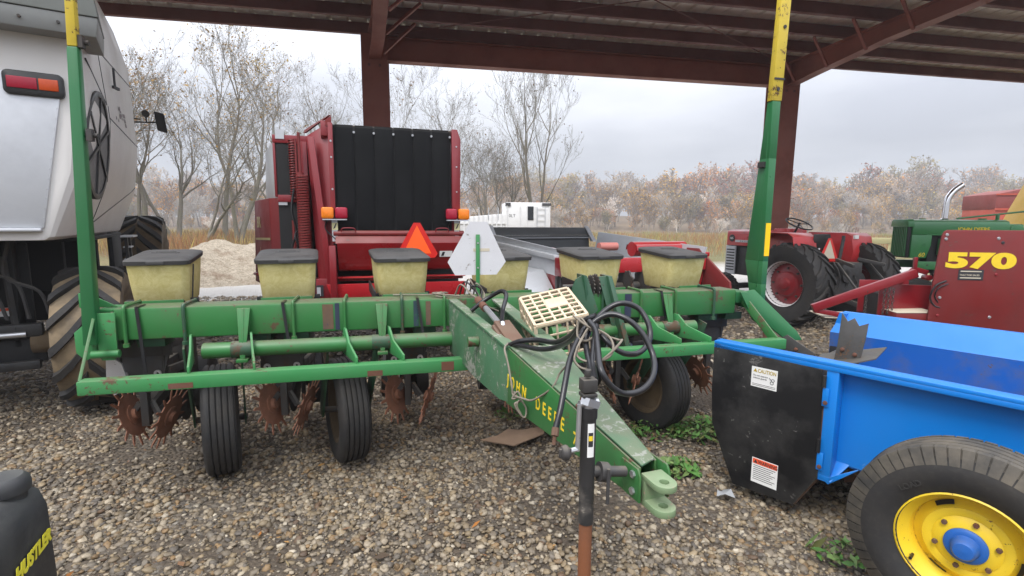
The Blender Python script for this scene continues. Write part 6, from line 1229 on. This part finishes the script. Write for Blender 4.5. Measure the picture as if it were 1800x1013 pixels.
def wood(name, places, label=None):
    VV, FF, CC, o_ = [], [], [], 0
    for x, y, z, h, pi in places:
        sv, sf, lv_, lf = protos[rw_.randint(len(protos))]; bark, leafc, dens = PAL[pi]; a_ = rw_.uniform(0, 6.28); c, s = math.cos(a_), math.sin(a_); k = h / 10.
        n_ = int(len(lf) * dens * rw_.uniform(.6, 1))
        v = np.concatenate([sv, lv_[:4 * n_]]); f = np.concatenate([sf, lf[:n_] + len(sv)])
        w_ = np.stack([(v[:, 0] * c - v[:, 1] * s) * k * 1.05 + x, (v[:, 0] * s + v[:, 1] * c) * k * 1.05 + y, v[:, 2] * k + z], 1)
        col = np.concatenate([np.tile(np.array(bark) * (2.1 if rw_.random() < .22 else 1.25) * rw_.uniform(.7, 1.2), (len(sv), 1)), np.repeat(np.array(leafc) * np.array([1.55, 1.2, .6]) * rw_.uniform(.7, 1.25, (n_, 1)), 4, 0)])
        VV.append(w_); FF.append(f + o_); CC.append(np.concatenate([col, np.ones((len(col), 1))], 1)); o_ += len(v)
    return tag(np_mesh(name, np.concatenate(VV), np.concatenate(FF), M['wood'], np.concatenate(CC), False), kind='stuff')
def hill(u, d):
    s_ = .026 + .030 * (1 / (1 + math.exp(-(u - .12) * 9))) + .008 * math.sin(u * 7 + 1) + .005 * math.sin(u * 17)
    return -.4 + max(0, d - 88) * s_
m = MB(); us = [-1.5 + .06 * k for k in range(54)]; ds = [84, 90, 100, 110, 120, 130, 140, 150, 160, 170, 180, 190, 200]
m.v = [(u * d, d, hill(u, d) - .3 - (8 if d == 200 else 0)) for d in ds for u in us]; m.f = [(j * 54 + i, j * 54 + i + 1, (j + 1) * 54 + i + 1, (j + 1) * 54 + i) for j in range(len(ds) - 1) for i in range(53)]; m.m = [0] * len(m.f)
tag(m.build('hillside', flat('leaf_floor', (.17, .115, .06), .95, 0, .6, .3), None), kind='structure')
pl = []
for d0, d1, n_, h0, h1 in ((84, 95, 170, 2.0, 3.8), (92, 110, 190, 4, 7.5), (110, 130, 200, 6, 9.5), (130, 150, 190, 8.5, 13), (150, 185, 230, 10, 15)):
    for _ in range(n_):
        u = rw_.uniform(-1.2, 1.3); d = rw_.uniform(d0, d1); hh = rw_.uniform(h0, h1) * rw_.uniform(.85, 1.15) * 1.15 * (1 + .55 * mnoise.noise(V((u * 5 + 2, d * .03, 0)))); p_ = PW.copy()
        if .30 < u < .60 and d > 125: p_[3] *= 10; p_[2] *= 4
        if u > .7: p_[4] *= 4; p_[5] *= 2.5
        if -.1 < u < .3 and d < 120: p_[6] *= 2; p_[8] *= 2
        pl.append((u * d, d, hill(u, d) - .3, hh, rw_.choice(len(PAL), p=p_ / p_.sum())))
wood('woodland', pl)
# scrub and tall dry weeds in front of the wood and under the near trees
def scrub(name, n, u0, u1, d0, d1, h, cols, wdt=.012, spread=.16, keep=None):
    d = np.sqrt(rw_.uniform(d0 ** 2, d1 ** 2, n)); u = rw_.uniform(u0, u1, n); x = u * d; hh = h * rw_.lognormal(0, .35, n)
    cl = np.array([mnoise.noise(V((a_ * .25, b_ * .25, 7))) for a_, b_ in zip(x, d)]); hh = np.minimum(hh * np.clip(1 + 1.1 * cl, .25, 1.6), h * 1.5)
    az = rw_.uniform(0, np.pi, n); w_ = wdt * d / 30 * rw_.uniform(.6, 1.6, n); dx, dy = np.cos(az) * w_, np.sin(az) * w_; tx, ty = rw_.normal(0, spread, n) * hh, rw_.normal(0, spread, n) * hh; z0 = -.05
    Vv = np.stack([np.stack([x - dx, d - dy, np.full(n, z0)], 1), np.stack([x + dx, d + dy, np.full(n, z0)], 1), np.stack([x + dx * .8 + tx * .5, d + dy * .8 + ty * .5, hh * .6], 1), np.stack([x + tx, d + ty, hh], 1)], 1).reshape(-1, 3)
    ci = np.clip(((cl + .5) * len(cols) + rw_.normal(0, 1.2, n)).astype(int), 0, len(cols) - 1); col = np.array(cols)[ci] * rw_.uniform(.7, 1.25, (n, 1))
    return tag(np_mesh(name, Vv, np.arange(4 * n).reshape(-1, 4), M['wood'], np.repeat(np.concatenate([col, np.ones((n, 1))], 1), 4, 0), False), kind='stuff')
TAN = [(.30, .20, .09), (.36, .26, .12), (.28, .15, .07), (.40, .30, .10), (.22, .17, .08), (.33, .17, .08)]
scrub('dry_weeds', 26000, -.95, .1, 20, 48, .7, TAN, .004)
scrub('dry_weeds', 26000, .05, 1.3, 24, 66, .5, TAN + [(.30, .14, .06)] * 2 + [(.34, .30, .09), (.25, .25, .08)], .005)
0 and scrub('brush', 14000, -1., 1.3, 55, 76, 1.9, [(.22, .15, .10), (.30, .20, .09), (.26, .13, .07), (.34, .27, .08), (.18, .15, .10)], .03, .3)
# ------------------------------------------------------------------ green weeds growing through the gravel
def weed(x, y, r, n, h, label, seed):
    rn = np.random.RandomState(seed); t = thing('weed_clump', label, 'weeds', (x, y, 0), 0)
    a = rn.uniform(0, 6.283, n); rr_ = r * np.sqrt(rn.uniform(0, 1, n)); cx3, cy3 = rr_ * np.cos(a), rr_ * np.sin(a) * .7; cz = h * rn.uniform(.15, 1, n) * (1.1 - .6 * rr_ / r)
    az = rn.uniform(0, 6.283, n); s = .021 * rn.lognormal(0, .35, n); tl = rn.normal(.1, .5, n); d = np.stack([np.cos(az), np.sin(az), tl], 1); e = np.stack([-np.sin(az), np.cos(az), rn.normal(0, .35, n)], 1); c = np.stack([cx3, cy3, cz], 1)
    Vv = np.stack([c - d * s[:, None], c - e * s[:, None] * .5, c + d * s[:, None], c + e * s[:, None] * .5], 1).reshape(-1, 3)
    np_mesh('leaves', Vv, np.arange(4 * n).reshape(-1, 4), M['weed'], np.repeat(np.concatenate([np.array([(.06, .15, .03), (.09, .20, .045), (.13, .20, .06), (.12, .13, .04)])[rn.randint(4, size=n)] * rn.uniform(.7, 1.2, (n, 1)), np.ones((n, 1))], 1), 4, 0), False, t)
    S = [(V((cx3[i] * .6, cy3[i] * .6, -.01)), V((cx3[i], cy3[i], cz[i])), .002, .001, 0) for i in range(0, n, 4)]; v, f = seg_arrays(S, 3); np_mesh('stems', v, f, M['leaf'], np.tile([.10, .10, .04, 1], (len(v), 1)), True, t)
M['weed'] = tint_mat('weed_leaf', .6, 0, .3)
weed(1.48, 3.62, .30, 520, .13, 'largest clump of low green weeds in gravel behind the black spreader guard', 1)
weed(1.10, 3.62, .22, 160, .10, 'thin green weeds beside the right hand planter tyre', 2)
weed(1.08, 3.04, .16, 170, .09, 'small clump of green weeds near the tip of the planter tongue', 3)
weed(1.62, 2.22, .16, 60, .06, 'sparse green weeds in gravel under the blue spreader', 4)
weed(-.02, 3.95, .14, 50, .05, 'tiny green weeds by the planter tongue and brown cardboard', 5)
weed(-1.05, 1.62, .08, 30, .05, 'few green grass sprigs in gravel near the black mower tank', 6)
# ------------------------------------------------------------------ damp autumn air
m = MB(); m.box(-280, 280, -30, 240, -4, 34)
hm = bpy.data.materials.new('haze'); hm.use_nodes = True; t = hm.node_tree; t.nodes.clear(); o_ = t.nodes.new('ShaderNodeOutputMaterial'); pv = t.nodes.new('ShaderNodeVolumePrincipled')
pv.inputs['Density'].default_value = .0018; pv.inputs['Color'].default_value = (.92, .94, .97, 1); pv.inputs['Anisotropy'].default_value = .1; t.links.new(pv.outputs[0], o_.inputs['Volume'])
tag(m.build('haze', hm, None, smooth=0), kind='stuff')
